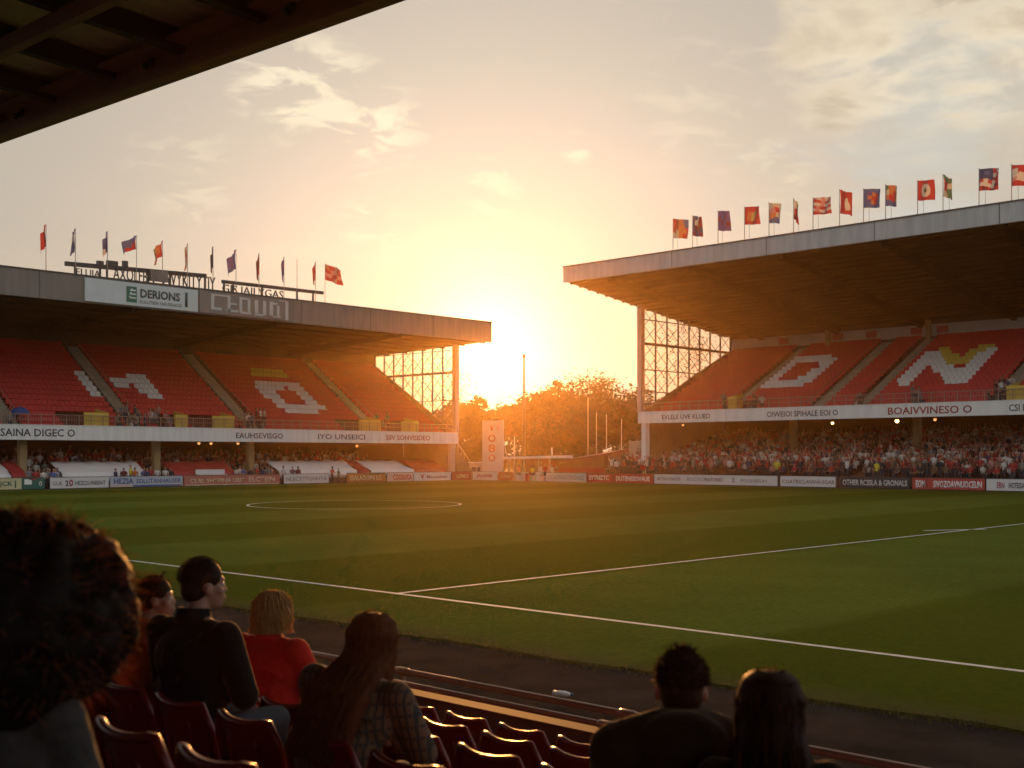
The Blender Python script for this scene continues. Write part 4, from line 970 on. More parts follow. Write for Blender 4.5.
# ------------------------------------------------------------------ lamps under the balconies, seat covers
bulb_hot = mat('lamp_glow', (.9, .6, .3), .5, 0, emit=((1.0, .55, .20), 9.0)); bulb_dim = mat('lamp_glow_dim', (.6, .35, .2), .5, 0, emit=((1.0, .42, .14), 1.3))
def lamp(f, u, v, pl, m, label, s=.16):
    p = f(u, v, pl); e = empty('ceiling_lamp', p); tag(e, label, 'lamp', 'lamps below the balconies')
    q = MB(); q.ell((0, 0, 0), (s, s, s), None, 10, 7); q.build('bulb', m, e)
    q = MB(); q.tube([(0, 0, s * .6), (0, 0, s * 1.5)], [s * 1.05, s * .6], 10); q.tube([(0, 0, s * 1.4), (0, 0, .9)], .025, 5); q.build('fitting', dark_steel, e)
lamp(PX, 897, 421, 91.5, bulb_hot, 'brightest lit lamp under the right balcony')
lamp(PX, 832.5, 423, 91.5, bulb_hot, 'lit lamp under the right balcony, left of the brightest', .12)
lamp(PX, 935, 419.5, 91.5, bulb_dim, 'dim orange lamp under the right balcony, right of the brightest', .13)
lamp(PX, 683, 425, 92, bulb_dim, 'faint lamp under the right balcony near its left end', .12)
for u, v, lb in ((199, 443.3, 'leftmost dim lamp under the left balcony'), (211, 443.5, 'second dim lamp under the left balcony'), (238, 443.5, 'third dim lamp under the left balcony'), (357, 446, 'rightmost dim lamp under the left balcony')): lamp(PY, u, v, 93.4, bulb_dim, lb, .13)

def cover(u0, u1, m, label, d0=.15, d1=2.3, z0=1.15, z1=2.15, skew=0.0):
    a = PY(u0, 465, 92 + d0); b = PY(u1, 465, 92 + d0); c = (a + b) / 2; w = b.x - a.x
    e = empty('seat_cover', (c.x, 92 + d0, .5)); tag(e, label, 'seat cover', 'covers laid over the lower left seats')
    P = []; Q = []; r = random.Random(int(u0))
    nx = max(6, int(w / .5)); ny = 6
    for j in range(ny + 1):
        t = j / ny; P.append([(-w / 2 + w * i / nx - skew * t, (d1 - d0) * t, z0 - .5 + (z1 - z0) * t + .05 * math.sin(i * 1.9 + j) + r.uniform(-.03, .03)) for i in range(nx + 1)])
    mb = MB(); mb.grid(P); mb.grid([P[0], [(x, y - .03, 0.02) for x, y, z in P[0]]]); o = mb.build('sheet', m, e, normals=False)
    md = o.modifiers.new('thickness', 'SOLIDIFY'); md.thickness = .02
    q = MB()
    for i in range(0, nx + 1, 3): q.beam((P[0][i][0], P[0][i][1] + .05, 0), (P[0][i][0], P[0][i][1] + .05, P[0][i][2] - .03), .06, .06)
    q.build('support', dark_steel, e)
cover(-32, 11, tarp, 'white cover over lower seats at the far left edge')
cover(62, 147, tarp, 'long white cover over lower seats behind the navy lettered board')
cover(279, 357, tarp, 'long white cover over lower seats above the short white board')
cover(371, 414, tarp, 'short white cover over lower seats nearest the corner', skew=.9)
red_tarp = mat('red_tarpaulin', (.36, .03, .03), .55, .2, 1, bump=.2, bscale=3)
cover(12, 27, red_tarp, 'narrow red cover over lower seats at the far left'); cover(173, 236, red_tarp, 'long red cover over lower seats above the brick red board')
cover(358, 369.5, red_tarp, 'narrow red cover between the two white covers'); cover(415, 446, red_tarp, 'red cover over lower seats at the corner end')
for u, u1, lb in ((197, 226, 'white bench'), ):
    a = PY(u, 470, 91.4); b = PY(u1, 470, 91.4); e = empty('bench', ((a.x + b.x) / 2, 91.4, 0)); tag(e, 'white bench under the long red cover behind the boards', 'bench'); w = b.x - a.x
    q = MB(); q.box(-w / 2, w / 2, -.2, .2, .9, 1.0); q.build('seat', white_paint, e); q = MB(); q.box(-w / 2, w / 2, .2, .26, 1.02, 1.42); q.build('backrest', pale_board, e)
    for s in (-1, 1): q = MB(); q.box(s * w / 2 * .95 - .06, s * w / 2 * .95 + .06, -.18, .24, 0, .898); q.build('leg', white_paint, e)
# litter on the track
p = PZ(562, 694, .035); e = empty('plastic_bottle', p, rad(-62)); tag(e, 'small white plastic bottle lying on the track beyond the rail', 'bottle')
q = MB(); q.tube([(-.11, 0, .0), (-.105, 0, 0), (-.06, 0, 0), (.04, 0, 0), (.08, 0, 0), (.10, 0, 0)], [.02, .034, .036, .036, .024, .015], 12); q.build('bottle_body', mat('bottle_plastic', (.75, .76, .78), .25, .04, 8), e); q = MB(); q.tube([(.10, 0, 0), (.125, 0, 0)], .017, 10); q.build('cap', blue_txt, e)
q = MB(); q.tube([(-.05, 0, 0), (.02, 0, 0)], .0372, 12, cap=False); q.build('paper_wrap', pale_board, e)

# ------------------------------------------------------------------ distant spectators
SHIRT = dict(red=(.33, .03, .03), maroon=(.16, .03, .03), white=(.55, .53, .50), black=(.03, .03, .035), grey=(.18, .18, .19), navy=(.04, .05, .11), yellow=(.60, .52, .04), pink=(.45, .20, .18), green=(.07, .16, .09), orange=(.50, .14, .03), brown=(.14, .09, .06), blue=(.06, .13, .32))
SK = [(.42, .24, .16), (.36, .20, .13), (.20, .11, .07)]
shirt_m = {k: mat('shirt_' + k, c, .85, .15, 3) for k, c in SHIRT.items()}
skin_m = [mat('skin_tone' + s, c, .6, .08, 6) for s, c in zip(('', '_tan', '_deep'), SK)]
hair_d = mat('far_hair_dark', (.03, .02, .015), .6, .2, 6); hair_l = mat('far_hair_light', (.22, .14, .07), .6, .2, 6); jean = mat('dark_trousers', (.04, .045, .06), .85, .2, 4)
def far_person_geo(pose, seed):
    """front faces -y; stands or sits on z=0 (feet); slots shirt, skin, hair, trousers"""
    r = random.Random(seed); q = MB(); hip = .88 if pose != 'sit' else .47; tw = r.uniform(.92, 1.08)
    nk = hip + .53
    # torso and neck as one loft
    sec = [(hip - .05, .15, .11), (hip + .1, .16, .115), (hip + .3, .19, .125), (hip + .44, .20, .11), (nk - .02, .12, .08), (nk + .03, .055, .055)]
    n = 8; vs = []
    for z, rx, ry in sec:
        for k in range(n): t = 6.2832 * k / n; vs.append((rx * tw * math.cos(t), ry * tw * math.sin(t), z))
    fs = [(i * n + k, i * n + (k + 1) % n, (i + 1) * n + (k + 1) % n, (i + 1) * n + k) for i in range(len(sec) - 1) for k in range(n)]
    q.add(vs, fs, 0, True); q.m[-n:] = [1] * n
    hz_ = nk + .15; q.ell((0, -.015, hz_), (.078, .095, .115), None, 8, 6, 1); q.ell((0, .012, hz_ + .025), (.086, .098, .108), None, 8, 5, 2)
    for s in (-1, 1):
        sh = (s * .21 * tw, 0, nk - .07)
        if pose == 'cheer' : el = (s * .30, -.10, nk + .12); ha = (s * .22, -.16, nk + .36)
        elif pose == 'sit': el = (s * .25, -.06, nk - .34); ha = (s * .10, -.26, hip + .06)
        else:
            b = r.random(); el = (s * (.25 + .03 * b), .03 - .08 * b, nk - .34); ha = (s * (.24 - .12 * b), -.05 - .22 * b, nk - .58 + .22 * b)
        q.tube([sh, el], [.062, .048], 6, 0); q.tube([el, ha], [.045, .034], 6, 0 if r.random() < .6 else 1); q.ell(ha, (.045, .05, .05), None, 6, 4, 1)
        if pose == 'sit': q.tube([(s * .09, 0, hip), (s * .11, -.42, hip + .02), (s * .11, -.44, .06)], [.085, .065, .045], 6, 3); q.box(s * .11 - .045, s * .11 + .045, -.62, -.38, 0, .07, 3)
        else: q.tube([(s * .085, 0, hip), (s * .10, -.01, .46), (s * .11, .01, .06)], [.09, .065, .045], 6, 3); q.box(s * .11 - .045, s * .11 + .045, -.18, .07, 0, .07, 3)
    return q
FG = {}
for ps in ('stand', 'sit', 'cheer'):
    for sd in (1, 2): FG[(ps, sd)] = far_person_geo(ps, sd * 13)
FPM = {}
def far_mesh(pose, var, col, sk, hr):
    k = (pose, var, col, sk, hr)
    if k not in FPM: FPM[k] = FG[(pose, var)].mesh('person', [shirt_m[col], skin_m[sk], hair_l if hr else hair_d, jean], normals=False)
    return FPM[k]
rp = random.Random(21)
CROWD_COL = ['red'] * 9 + ['maroon'] * 5 + ['white'] * 5 + ['grey'] * 3 + ['black'] * 4 + ['pink'] * 2 + ['brown'] * 3 + ['navy'] * 3 + ['white'] * 2 + ['black'] * 2
def far_person(loc, rz, pose, col, label, group, sc_=1.0):
    o = link('person', far_mesh(pose, rp.choice((1, 2)), col, rp.choices((0, 1, 2), (6, 3, 1))[0], rp.random() < .3), None, loc, (0, 0, rz))
    o.scale = (sc_, sc_, sc_ * rp.uniform(.95, 1.05)); tag(o, label, 'person', group); return o
nm_col = dict(red='a red', maroon='a maroon', white='a white', black='a black', grey='a grey', navy='a navy', yellow='a yellow', pink='a pink', green='a green', orange='an orange', brown='a brown', blue='a blue')
class Mass:
    def __init__(s): s.v = []; s.f = []; s.m = []; s.n = 0; s.cols = list(SHIRT)
    def put(s, loc, rz, pose, col, z=1.0):
        g = FG[(pose, rp.choice((1, 2)))]; c, sn = math.cos(rz), math.sin(rz); ci = s.cols.index(col); sk = rp.choices((0, 1, 2), (6, 3, 1))[0]; hr = rp.random() < .3
        s.v += [(loc[0] + x * c - y * sn, loc[1] + x * sn + y * c, loc[2] + zz * z) for x, y, zz in g.v]
        s.f += [tuple(i + s.n for i in f) for f in g.f]; s.n += len(g.v)
        lut = (ci, len(s.cols) + sk, len(s.cols) + 3 + hr, len(s.cols) + 5); s.m += [lut[m] for m in g.m]
    def build(s, name, label):
        q = MB(); q.v = s.v; q.f = s.f; q.m = s.m; q.sm = [True] * len(s.f)
        o = q.build(name, [shirt_m[c] for c in s.cols] + skin_m + [hair_d, hair_l, jean], None, normals=False); return tag(o, label, 'crowd', None, 'stuff')
# lower tier of the right stand: packed crowd
mass = Mass(); l0, lz0, l1, lz1, ln, te2 = RIGHT['lower']; front = 0
for i in range(ln):
    z = lz0 + i * RIGHT['lri']; d = l0 + (i + .5) * RIGHT['lr']
    t = te2 + .3 + i * .06
    while t < 46:
        t += rp.uniform(.42, .56)
        if any(abs(t - c) < .5 for c in (9.5, 22.5, 35.5)) and rp.random() < .75: continue
        if rp.random() < .05: continue
        w = RIGHT['Ew'] @ Vector((t, d + rp.uniform(-.12, .12), z)); col = rp.choice(CROWD_COL); pose = rp.choices(('stand', 'sit', 'cheer'), (6, 5, 1))[0]; rz = rad(-90) + rp.gauss(0, .35)
        u, v = UV(w)
        if u > 1060: continue
        if i < 2 and front < 165:
            front += 1; far_person(w, rz, pose, col, f'distant spectator in {nm_col[col]} top in the front rows under the right balcony', 'spectators at the front of the right lower tier')
        else: mass.put(w, rz, pose, col, rp.uniform(.94, 1.05))
mass.build('crowd', 'packed crowd of supporters in red, white and dark tops under the right balcony')
# lower tier of the left stand: thinner crowd
mass = Mass(); l0, lz0, l1, lz1, ln, te2 = LEFT['lower']; front = 0
for i in range(3, ln):
    z = lz0 + i * LEFT['lri']; d = l0 + (i + .5) * LEFT['lr']; t = 8.5
    while t < 54:
        t += rp.uniform(.5, .95)
        if rp.random() < .12: continue
        w = LEFT['Ew'] @ Vector((-t, d, z)); mass.put(w, rp.gauss(0, .35), rp.choices(('stand', 'sit'), (2, 5))[0], rp.choice(CROWD_COL), rp.uniform(.94, 1.05))
mass.build('crowd', 'thin crowd seated in the shade at the back of the left lower tier')
def stand_left(u, d, z, col, label, group=None, pose='stand'):
    p = PY(u, 460, 92 + d); far_person((p.x, 92 + d, z), rp.gauss(0, .5), pose, col, label, group)
seq = [(29, 'grey'), (31.5, 'navy'), (35, 'red'), (40, 'maroon'), (43, 'white'), (47, 'grey'), (50, 'red'), (53, 'blue'), (55, 'white'), (58, 'navy'), (115, 'navy'), (123, 'maroon'), (135, 'orange'), (144, 'blue'), (147, 'navy'), (151, 'red'), (157, 'white'), (166, 'white'), (170, 'black'), (236, 'white'), (240, 'white'), (244, 'blue'), (249, 'black'), (253, 'brown'), (258, 'red'), (262, 'navy'), (266, 'white'), (269, 'grey'), (272, 'pink'), (283, 'white'), (293, 'navy'), (299, 'maroon'), (333, 'red')]
for u, col in seq:
    stand_left(u + rp.uniform(-.8, .8), rp.uniform(-1.2, -.3), 0, col, f'distant person in {nm_col[col]} top standing behind the left stand boards', 'people standing behind the left boards')
stand_left(130.5, -1.0, .12, 'yellow', 'steward in a bright yellow top behind the pale blue board')
p = PY(338.5, 480, 90.6); far_person((p.x, 90.6, 0), .3, 'stand', 'green', 'steward in a green bib standing in the gap beside the ochre board', None, .82)
p = PX(532.5, 470, 91.3); far_person(p.xy.to_3d(), rad(-90), 'stand', 'yellow', 'steward in a bright yellow jacket standing under the kiosk canopy', None)
for u, col in ((541, 'white'), (545, 'red'), (549, 'pink'), (552, 'white'), (556, 'maroon'), (519, 'pink')): p = PX(u, 470, 92.6); far_person((p.x, p.y, 0), rad(-90) + rp.gauss(0, .6), 'stand', col, f'distant person in {nm_col[col]} top waiting at the kiosk counter', 'people at the kiosk')
for u, X, z, col, lb in ((777, 88.8, .5, 'yellow', 'steward in a yellow jacket above the join of the two longest white boards'), (877, 88.8, .5, 'yellow', 'steward in a bright yellow jacket above the black board'), (872, 88.8, .5, 'black', 'steward in a black coat beside the yellow one above the black board'), (882, 88.8, .5, 'black', 'steward in a black coat right of the yellow one above the black board'), (1013, 88.8, .5, 'red', 'person in a bright red top above the white board at the right edge')):
    p = PX(u, 470, X); far_person((p.x, p.y, z), rad(-90), 'stand', col, lb, None, 1.12)
# small groups at the foot of the upper tiers
def cluster(S, f, pl, u0, u1, n, cols, label, rows=3):
    for k in range(n):
        i = rp.randrange(rows); d0, z0 = S['rows'][0], S['rows'][1]; u = rp.uniform(u0, u1)
        d = d0 + i * S['run'] + .35; z = z0 + i * S['rise']
        p = f(u, 410, pl + d); col = rp.choice(cols); L_ = S['Ew'].inverted() @ p; w = S['Ew'] @ Vector((L_.x, d, z))
        far_person(w, S['rz'] + rp.gauss(0, .8), rp.choice(('stand', 'stand', 'sit')), col, f'distant person in {nm_col[col]} top {label}', 'people at the foot of the upper tiers')
mix_ = ['black', 'navy', 'grey', 'white', 'maroon', 'brown', 'red']
cluster(LEFT, PY, 92, 118, 148, 17, mix_, 'by the second aisle of the left upper tier')
cluster(LEFT, PY, 92, 150, 170, 8, ['white', 'pink', 'red', 'grey'], 'left of a yellow gangway wall')
cluster(LEFT, PY, 92, 238, 266, 15, mix_, 'by the third aisle of the left upper tier')
cluster(LEFT, PY, 92, 366, 390, 10, ['maroon', 'red', 'brown', 'black'], 'by the aisle nearest the left glazed screen')
cluster(LEFT, PY, 92, 10, 14, 2, ['grey', 'white'], 'beside the blue parasol at the left edge')
cluster(RIGHT, PX, 90, 720, 732, 5, mix_, 'beside the first aisle of the right upper tier'); cluster(RIGHT, PX, 90, 752, 764, 6, mix_, 'under the foot of the white letter D')
cluster(RIGHT, PX, 90, 852, 862, 4, ['white', 'black', 'maroon'], 'between the two middle aisles of the right upper tier')
cluster(RIGHT, PX, 90, 910, 926, 7, ['grey', 'black', 'navy', 'white'], 'below the first leg of the white letter N'); cluster(RIGHT, PX, 90, 988, 1012, 11, ['black', 'white', 'green', 'navy', 'black', 'grey'], 'at the right end of the upper tier', 4)
# blue parasol on the left upper tier
p = PY(20, 405, 93.6); e = empty('parasol', (p.x, 93.6, LEFT['rows'][1])); tag(e, 'blue parasol open on the left upper tier at the left edge', 'parasol')
q = MB(); nseg = 8; ring = [(.85 * math.cos(6.283 * k / nseg), .85 * math.sin(6.283 * k / nseg), 1.5) for k in range(nseg)]; mid = [(.5 * math.cos(6.283 * k / nseg), .5 * math.sin(6.283 * k / nseg), 1.92) for k in range(nseg)]
q.add(ring + mid + [(0, 0, 2.1)], [(k, (k + 1) % nseg, nseg + (k + 1) % nseg, nseg + k) for k in range(nseg)] + [(nseg + k, nseg + (k + 1) % nseg, 2 * nseg) for k in range(nseg)]); q.build('canopy', mat('blue_canopy', (.03, .09, .32), .7, .1, 3, transl=.2), e, normals=False)
q = MB(); q.tube([(0, 0, .1), (0, 0, 2.15)], .025, 6); q.build('pole', galv, e)

# ------------------------------------------------------------------ people in the near stand
def blob(mb, voxel, it=3, name='blob', mats=None, parent=None):
    me = mb.mesh('tmp', []) ; o = bpy.data.objects.new('tmp', me); C.objects.link(o)
    m = o.modifiers.new('r', 'REMESH'); m.mode = 'VOXEL'; m.voxel_size = voxel; m.use_smooth_shade = True
    if it: s = o.modifiers.new('s', 'SMOOTH'); s.iterations = it; s.factor = .5
    dg = bpy.context.evaluated_depsgraph_get(); out = bpy.data.meshes.new_from_object(o.evaluated_get(dg)); bpy.data.objects.remove(o); bpy.data.meshes.remove(me)
    out.name = name; out.materials.clear()
    for k in (mats if isinstance(mats, (list, tuple)) else [mats]): out.materials.append(k)
    out.polygons.foreach_set('use_smooth', [True] * len(out.polygons))
    return link(name, out, parent)
skin_near = mat('skin', (.40, .21, .14), .5, .08, 8, bump=.1, bscale=300); skin_near2 = mat('skin_brown', (.22, .11, .07), .5, .08, 8, bump=.1, bscale=300)
eye_m = mat('eye_white', (.7, .68, .64), .2, .02); iris_m = mat('iris', (.05, .03, .02), .2, .05)
def hair_mat(name, c, tr=.35):
    return mat(name, c, .6, .25, 25, transl=tr, spec=.16)
def cloth(name, c, var=.15, scale=6):
    m = mat(name, c, .85, var, scale, bump=.35, bscale=45, spec=.1); b = m.node_tree.nodes['Principled BSDF']
    b.inputs['Sheen Weight'].default_value = .22; b.inputs['Sheen Roughness'].default_value = .35; b.inputs['Sheen Tint'].default_value = (1, .8, .6, 1); return m
def plaid():
    m = bpy.data.materials.new('plaid_cloth'); m.use_nodes = True; t = m.node_tree; b = t.nodes['Principled BSDF']; b.inputs['Roughness'].default_value = .9
    co = t.nodes.new('ShaderNodeTexCoord'); base = None; nd = t.nodes; l = t.links.new
    def wave(axis, sc_, w):
        q = nd.new('ShaderNodeTexWave'); q.bands_direction = axis; q.inputs['Scale'].default_value = sc_; q.inputs['Distortion'].default_value = .25; q.inputs['Detail'].default_value = 1; l(co.outputs['Object'], q.inputs[0])
        r = nd.new('ShaderNodeMapRange'); r.inputs[1].default_value = w; r.inputs[2].default_value = w + .15; l(q.outputs['Fac'], r.inputs[0]); return r.outputs[0]
    def mix(f, a, c):
        q = nd.new('ShaderNodeMix'); q.data_type = 'RGBA'; l(f, q.inputs[0])
        for i, x in ((6, a), (7, c)):
            if isinstance(x, tuple): q.inputs[i].default_value = (*x, 1)
            else: l(x, q.inputs[i])
        return q.outputs[2]
    a = mix(wave('X', 13, .5), (.05, .038, .03), (.15, .08, .04)); a = mix(wave('Z', 6.5, .8), a, (.035, .03, .032)); a = mix(wave('X', 26, .82), a, (.16, .10, .055))
    l(a, b.inputs['Base Color']); return m
def person(label, hip, yaw, lean=4, tilt=0, turn=0, nod=0, scale=1.0, girth=1.0, top='jacket', top_m=None, trs_m=None, skin=None, collar=.0, arms='lap', shoulder=1.0, sleeve=1.0, hood=False):
    """sits at `hip` (point on the seat); local +y is forward"""
    e = empty('person', hip, rad(yaw - 90)); tag(e, label, 'person'); S = scale
    la, ti = rad(lean), rad(tilt)
    T = Vector((math.sin(ti), math.sin(la), math.cos(la) * math.cos(ti))).normalized(); X = Vector((1, 0, 0)); X = (X - T * X.dot(T)).normalized(); Yv = T.cross(X)
    def B(x, y, z): return Vector((0, 0, .10 * S)) + (X * x + Yv * y + T * z) * S     # torso frame
    nb = B(0, -.015, .50); hc = B(0, .03 , .655) + Vector((0, .01, 0))
    Rh = Matrix.Rotation(rad(yaw * 0 - turn), 3, 'Z') @ Matrix.Rotation(rad(-lean * .4 + nod), 3, 'X') @ Matrix.Rotation(rad(tilt * .7), 3, 'Y')
    def Hd(x, y, z): return hc + Rh @ (Vector((x, y, z)) * S)
    w = .178 * shoulder
    sh = {s: B(s * w, -.01, .445) for s in (-1, 1)}
    if arms == 'lap': el = {s: sh[s] + Vector((s * .045, .07, -.27)) * S for s in (-1, 1)}; ha = {s: Vector((s * .05, .31, .20)) * S for s in (-1, 1)}
    elif arms == 'knees': el = {s: sh[s] + Vector((s * .055, .13, -.25)) * S for s in (-1, 1)}; ha = {s: Vector((s * .06, .50, .24)) * S for s in (-1, 1)}
    else: el = {-1: sh[-1] + Vector((-.05, .09, -.26)) * S, 1: sh[1] + Vector((.07, .10, -.26)) * S}; ha = {-1: Vector((-.06, .40, .2)) * S, 1: Vector((.16, .44, .20)) * S}
    kn = {s: Vector((s * .11, .45, .09)) * S for s in (-1, 1)}; an = {s: Vector((s * .11, .40, -.36)) * S for s in (-1, 1)}
    # ---- body: one continuous skin
    q = MB()
    q.ell(Hd(0, -.012, .030), [c * S for c in (.074, .092, .088)], Rh, 20, 14); q.ell(Hd(0, .030, -.035), [c * S for c in (.060, .062, .078)], Rh, 18, 12)
    q.ell(Hd(0, .062, -.082), [c * S for c in (.030, .026, .026)], Rh); q.cap(Hd(0, .080, .012), Hd(0, .098, -.026), .009 * S, .012 * S); q.ell(Hd(0, .090, -.060), [c * S for c in (.024, .012, .011)], Rh)
    q.cap(Hd(-.035, .072, .028), Hd(.035, .072, .028), .014 * S)
    for s in (-1, 1): q.ell(Hd(s * .076, -.004, -.012), [c * S for c in (.012, .020, .032)], Rh @ Matrix.Rotation(rad(s * 18), 3, 'Z')); q.ell(Hd(s * .046, .055, -.022), [c * S for c in (.022, .022, .02)], Rh)
    q.cap(nb - T * .05 * S, Hd(0, -.018, -.05), .058 * S, .052 * S)
    q.ell(B(0, 0, .02), [c * S for c in (.155 * girth, .115 * girth, .11)]); q.ell(B(0, .005, .18), [c * S for c in (.140 * girth, .105 * girth, .16)]); q.ell(B(0, 0, .34), [c * S for c in (.165 * girth, .112, .15)])
    q.cap(sh[-1], sh[1], .055 * S)
    for s in (-1, 1):
        q.cap(nb - T * .01, sh[s], .05 * S, .05 * S)
        q.cap(sh[s], el[s], .047 * S, .038 * S); d = (ha[s] - el[s]).normalized(); wr = ha[s] - d * .07 * S; q.cap(el[s], wr, .038 * S, .026 * S)
        # hand: palm, four fingers of unequal length, thumb from the side of the palm
        dn = Vector((0, 0, -1)); sd = d.cross(dn).normalized(); q.cap(wr, ha[s], .024 * S, .032 * S); q.ell(ha[s] + d * .005, [c * S for c in (.040, .045, .018)])
        for k, ln in enumerate((.062, .072, .068, .052)):
            o_ = ha[s] + sd * (k - 1.5) * .019 * S + d * .032 * S; m1 = o_ + (d * .8 + dn * .35).normalized() * ln * .55 * S; q.cap(o_, m1, .0085 * S, .008 * S, 8); q.cap(m1, m1 + (d * .35 + dn * .9).normalized() * ln * .5 * S, .008 * S, .007 * S, 8)
        th = ha[s] - sd * s * .036 * S - d * .01; t2 = th + (d * .7 - sd * s * .55).normalized() * .04 * S; q.cap(th, t2, .011 * S, .0095 * S, 8); q.cap(t2, t2 + (d + dn * .4).normalized() * .028 * S, .0095 * S, .008 * S, 8)
        q.cap(Vector((s * .08, .0, .09)) * S, kn[s], .082 * S, .058 * S); q.cap(kn[s], an[s], .052 * S, .036 * S); q.cap(an[s], an[s] + Vector((0, .15, -.045)) * S, .036 * S, .03 * S)
    blob(q, .0095, 2, 'body', skin or skin_near, e)
    for s in (-1, 1):
        q = MB(); q.ell(Hd(s * .031, .073, .008), [c * S for c in (.0125, .012, .0125)], Rh, 10, 8, 0); q.ell(Hd(s * .031, .0815, .008), [c * S for c in (.0055, .0045, .0055)], Rh, 8, 6, 1); q.build('eye', [eye_m, iris_m], e)
    # ---- clothing
    g = girth * 1.0; k = dict(jacket=.020, coat=.026, knit=.016, shirt=.014, fleece=.036)[top]
    q = MB(); r_ = random.Random(len(label))
    q.ell(B(0, 0, .00), [c * S for c in (.165 * g + k, .125 * g + k, .10 + k)]); q.ell(B(0, .004, .17), [c * S for c in (.150 * g + k, .115 * g + k, .17)]); q.ell(B(0, 0, .33), [c * S for c in (.168 * g + k, .118 + k, .16)])
    q.cap(sh[-1] - T * .012 * S, sh[1] - T * .012 * S, (.058 + k * .6) * S)
    for s in (-1, 1):
        q.cap(nb - T * .03 * S + X * s * .03 * S, sh[s] - T * .005 * S, (.044 + k * .6) * S, (.052 + k * .6) * S); q.cap(sh[s], el[s], (.052 + k * sleeve) * S, (.044 + k * sleeve) * S); d = (ha[s] - el[s]).normalized(); q.cap(el[s], ha[s] - d * .06 * S, (.044 + k * sleeve) * S, (.036 + k * .7) * S)
        # folds at the elbow and across the back
        for f in range(5): a_ = el[s].lerp(sh[s], f * .16); q.ell(a_, [c * S for c in (.052 + k * .9, .052 + k * .9, .010)], Matrix.Rotation(r_.uniform(-.5, .5), 3, 'X') @ Matrix.Rotation(r_.uniform(-.4, .4), 3, 'Y'))
    for f in range(9):
        z = r_.uniform(.0, .36); sx = r_.choice((-1, 1)); q.cap(B(sx * r_.uniform(.02, .06), -.108 * g - k * .5, z), B(sx * r_.uniform(.10, .15) * g, -.080 * g - k * .4, z + r_.uniform(-.08, .10)), .013 * S, .009 * S, 8)
    if collar:
        pts = [nb + (X * math.cos(a) * .066 + Yv * math.sin(a) * .066 + T * (.015 + .006 * math.sin(a))) * S for a in np.linspace(0, 6.283, 17)]; q.tube(pts, .020 * S, 8)
        pts = [nb + (X * math.cos(a) * .062 + Yv * math.sin(a) * .062 + T * (.015 + collar)) * S for a in np.linspace(0, 6.283, 17)]; q.tube(pts, .016 * S, 8)
    if hood:
        q.ell(B(0, -.07, .49), [c * S for c in (.155, .10, .10)]); q.cap(B(-.08, -.04, .54), B(.08, -.04, .54), .055 * S)
        for s in (-1, 1): q.cap(B(s * .06, -.03, .53), sh[s] + T * .01, .07 * S, .10 * S)
    blob(q, .0105, 3, {'jacket': 'jacket', 'coat': 'coat', 'knit': 'sweater', 'shirt': 'shirt', 'fleece': 'fleece'}[top], top_m, e)
    q = MB(); q.ell(Vector((0, .0, .085)) * S, [c * S for c in (.172 * g, .135 * g, .10)])
    for s in (-1, 1): q.cap(Vector((s * .085, .0, .09)) * S, kn[s], .092 * S, .068 * S); q.cap(kn[s], an[s] + Vector((0, 0, .03)), .064 * S, .05 * S)
    blob(q, .013, 3, 'trousers', trs_m or jean, e)
    for s in (-1, 1):
        q = MB(); a0 = an[s]; q.cap(a0 + Vector((0, -.02, -.035)), a0 + Vector((0, .15, -.045)), .042 * S, .036 * S); q.box(a0.x - .042, a0.x + .042, a0.y - .06, a0.y + .19, a0.z - .085, a0.z - .06); blob(q, .012, 1, 'shoe', black_m, e)
    return e, Hd, B, hc, Rh, S, T, X, Yv
def strands(name, paths, m, e, r0=.0016, smooth=True):
    q = MB()
    for p in paths: q.tube(p, [r0 * (1 - .6 * i / (len(p) - 1)) for i in range(len(p))], 3, 0, True, False)
    return q.build(name, m, e, normals=False)
def flyaway(P, m, seed, n, centre, rad_, reach, low=-.4, r0=.0011, fall=.25):
    Hd, e = P[1], P[0]; r = random.Random(seed); paths = []
    for k in range(n):
        a = r.uniform(0, 6.283); z = r.uniform(low, 1); h = math.sqrt(max(0, 1 - z * z)); d = Vector((h * math.cos(a), h * math.sin(a), z))
        if d.y > .55 and d.z < .45: continue
        p = Vector((d.x * rad_[0], d.y * rad_[1], d.z * rad_[2])) + Vector(centre); t = (d + Vector((r.gauss(0, .6), r.gauss(0, .6), r.gauss(0, .5)))).normalized(); ln = reach * r.uniform(.3, 1.2)
        b = Vector((r.gauss(0, .3), r.gauss(0, .3), -fall))
        paths.append([Hd(*(p + t * ln * f + b * ln * f * f)) for f in (0, .25, .5, .75, 1)])
    strands('flyaway_hair', paths, m, e, r0)
def wisp(name, c): return mat(name, c, .6, .2, 25, transl=.65, spec=.1)  # strand colour lightened to paint a backlit rim glow on the hair
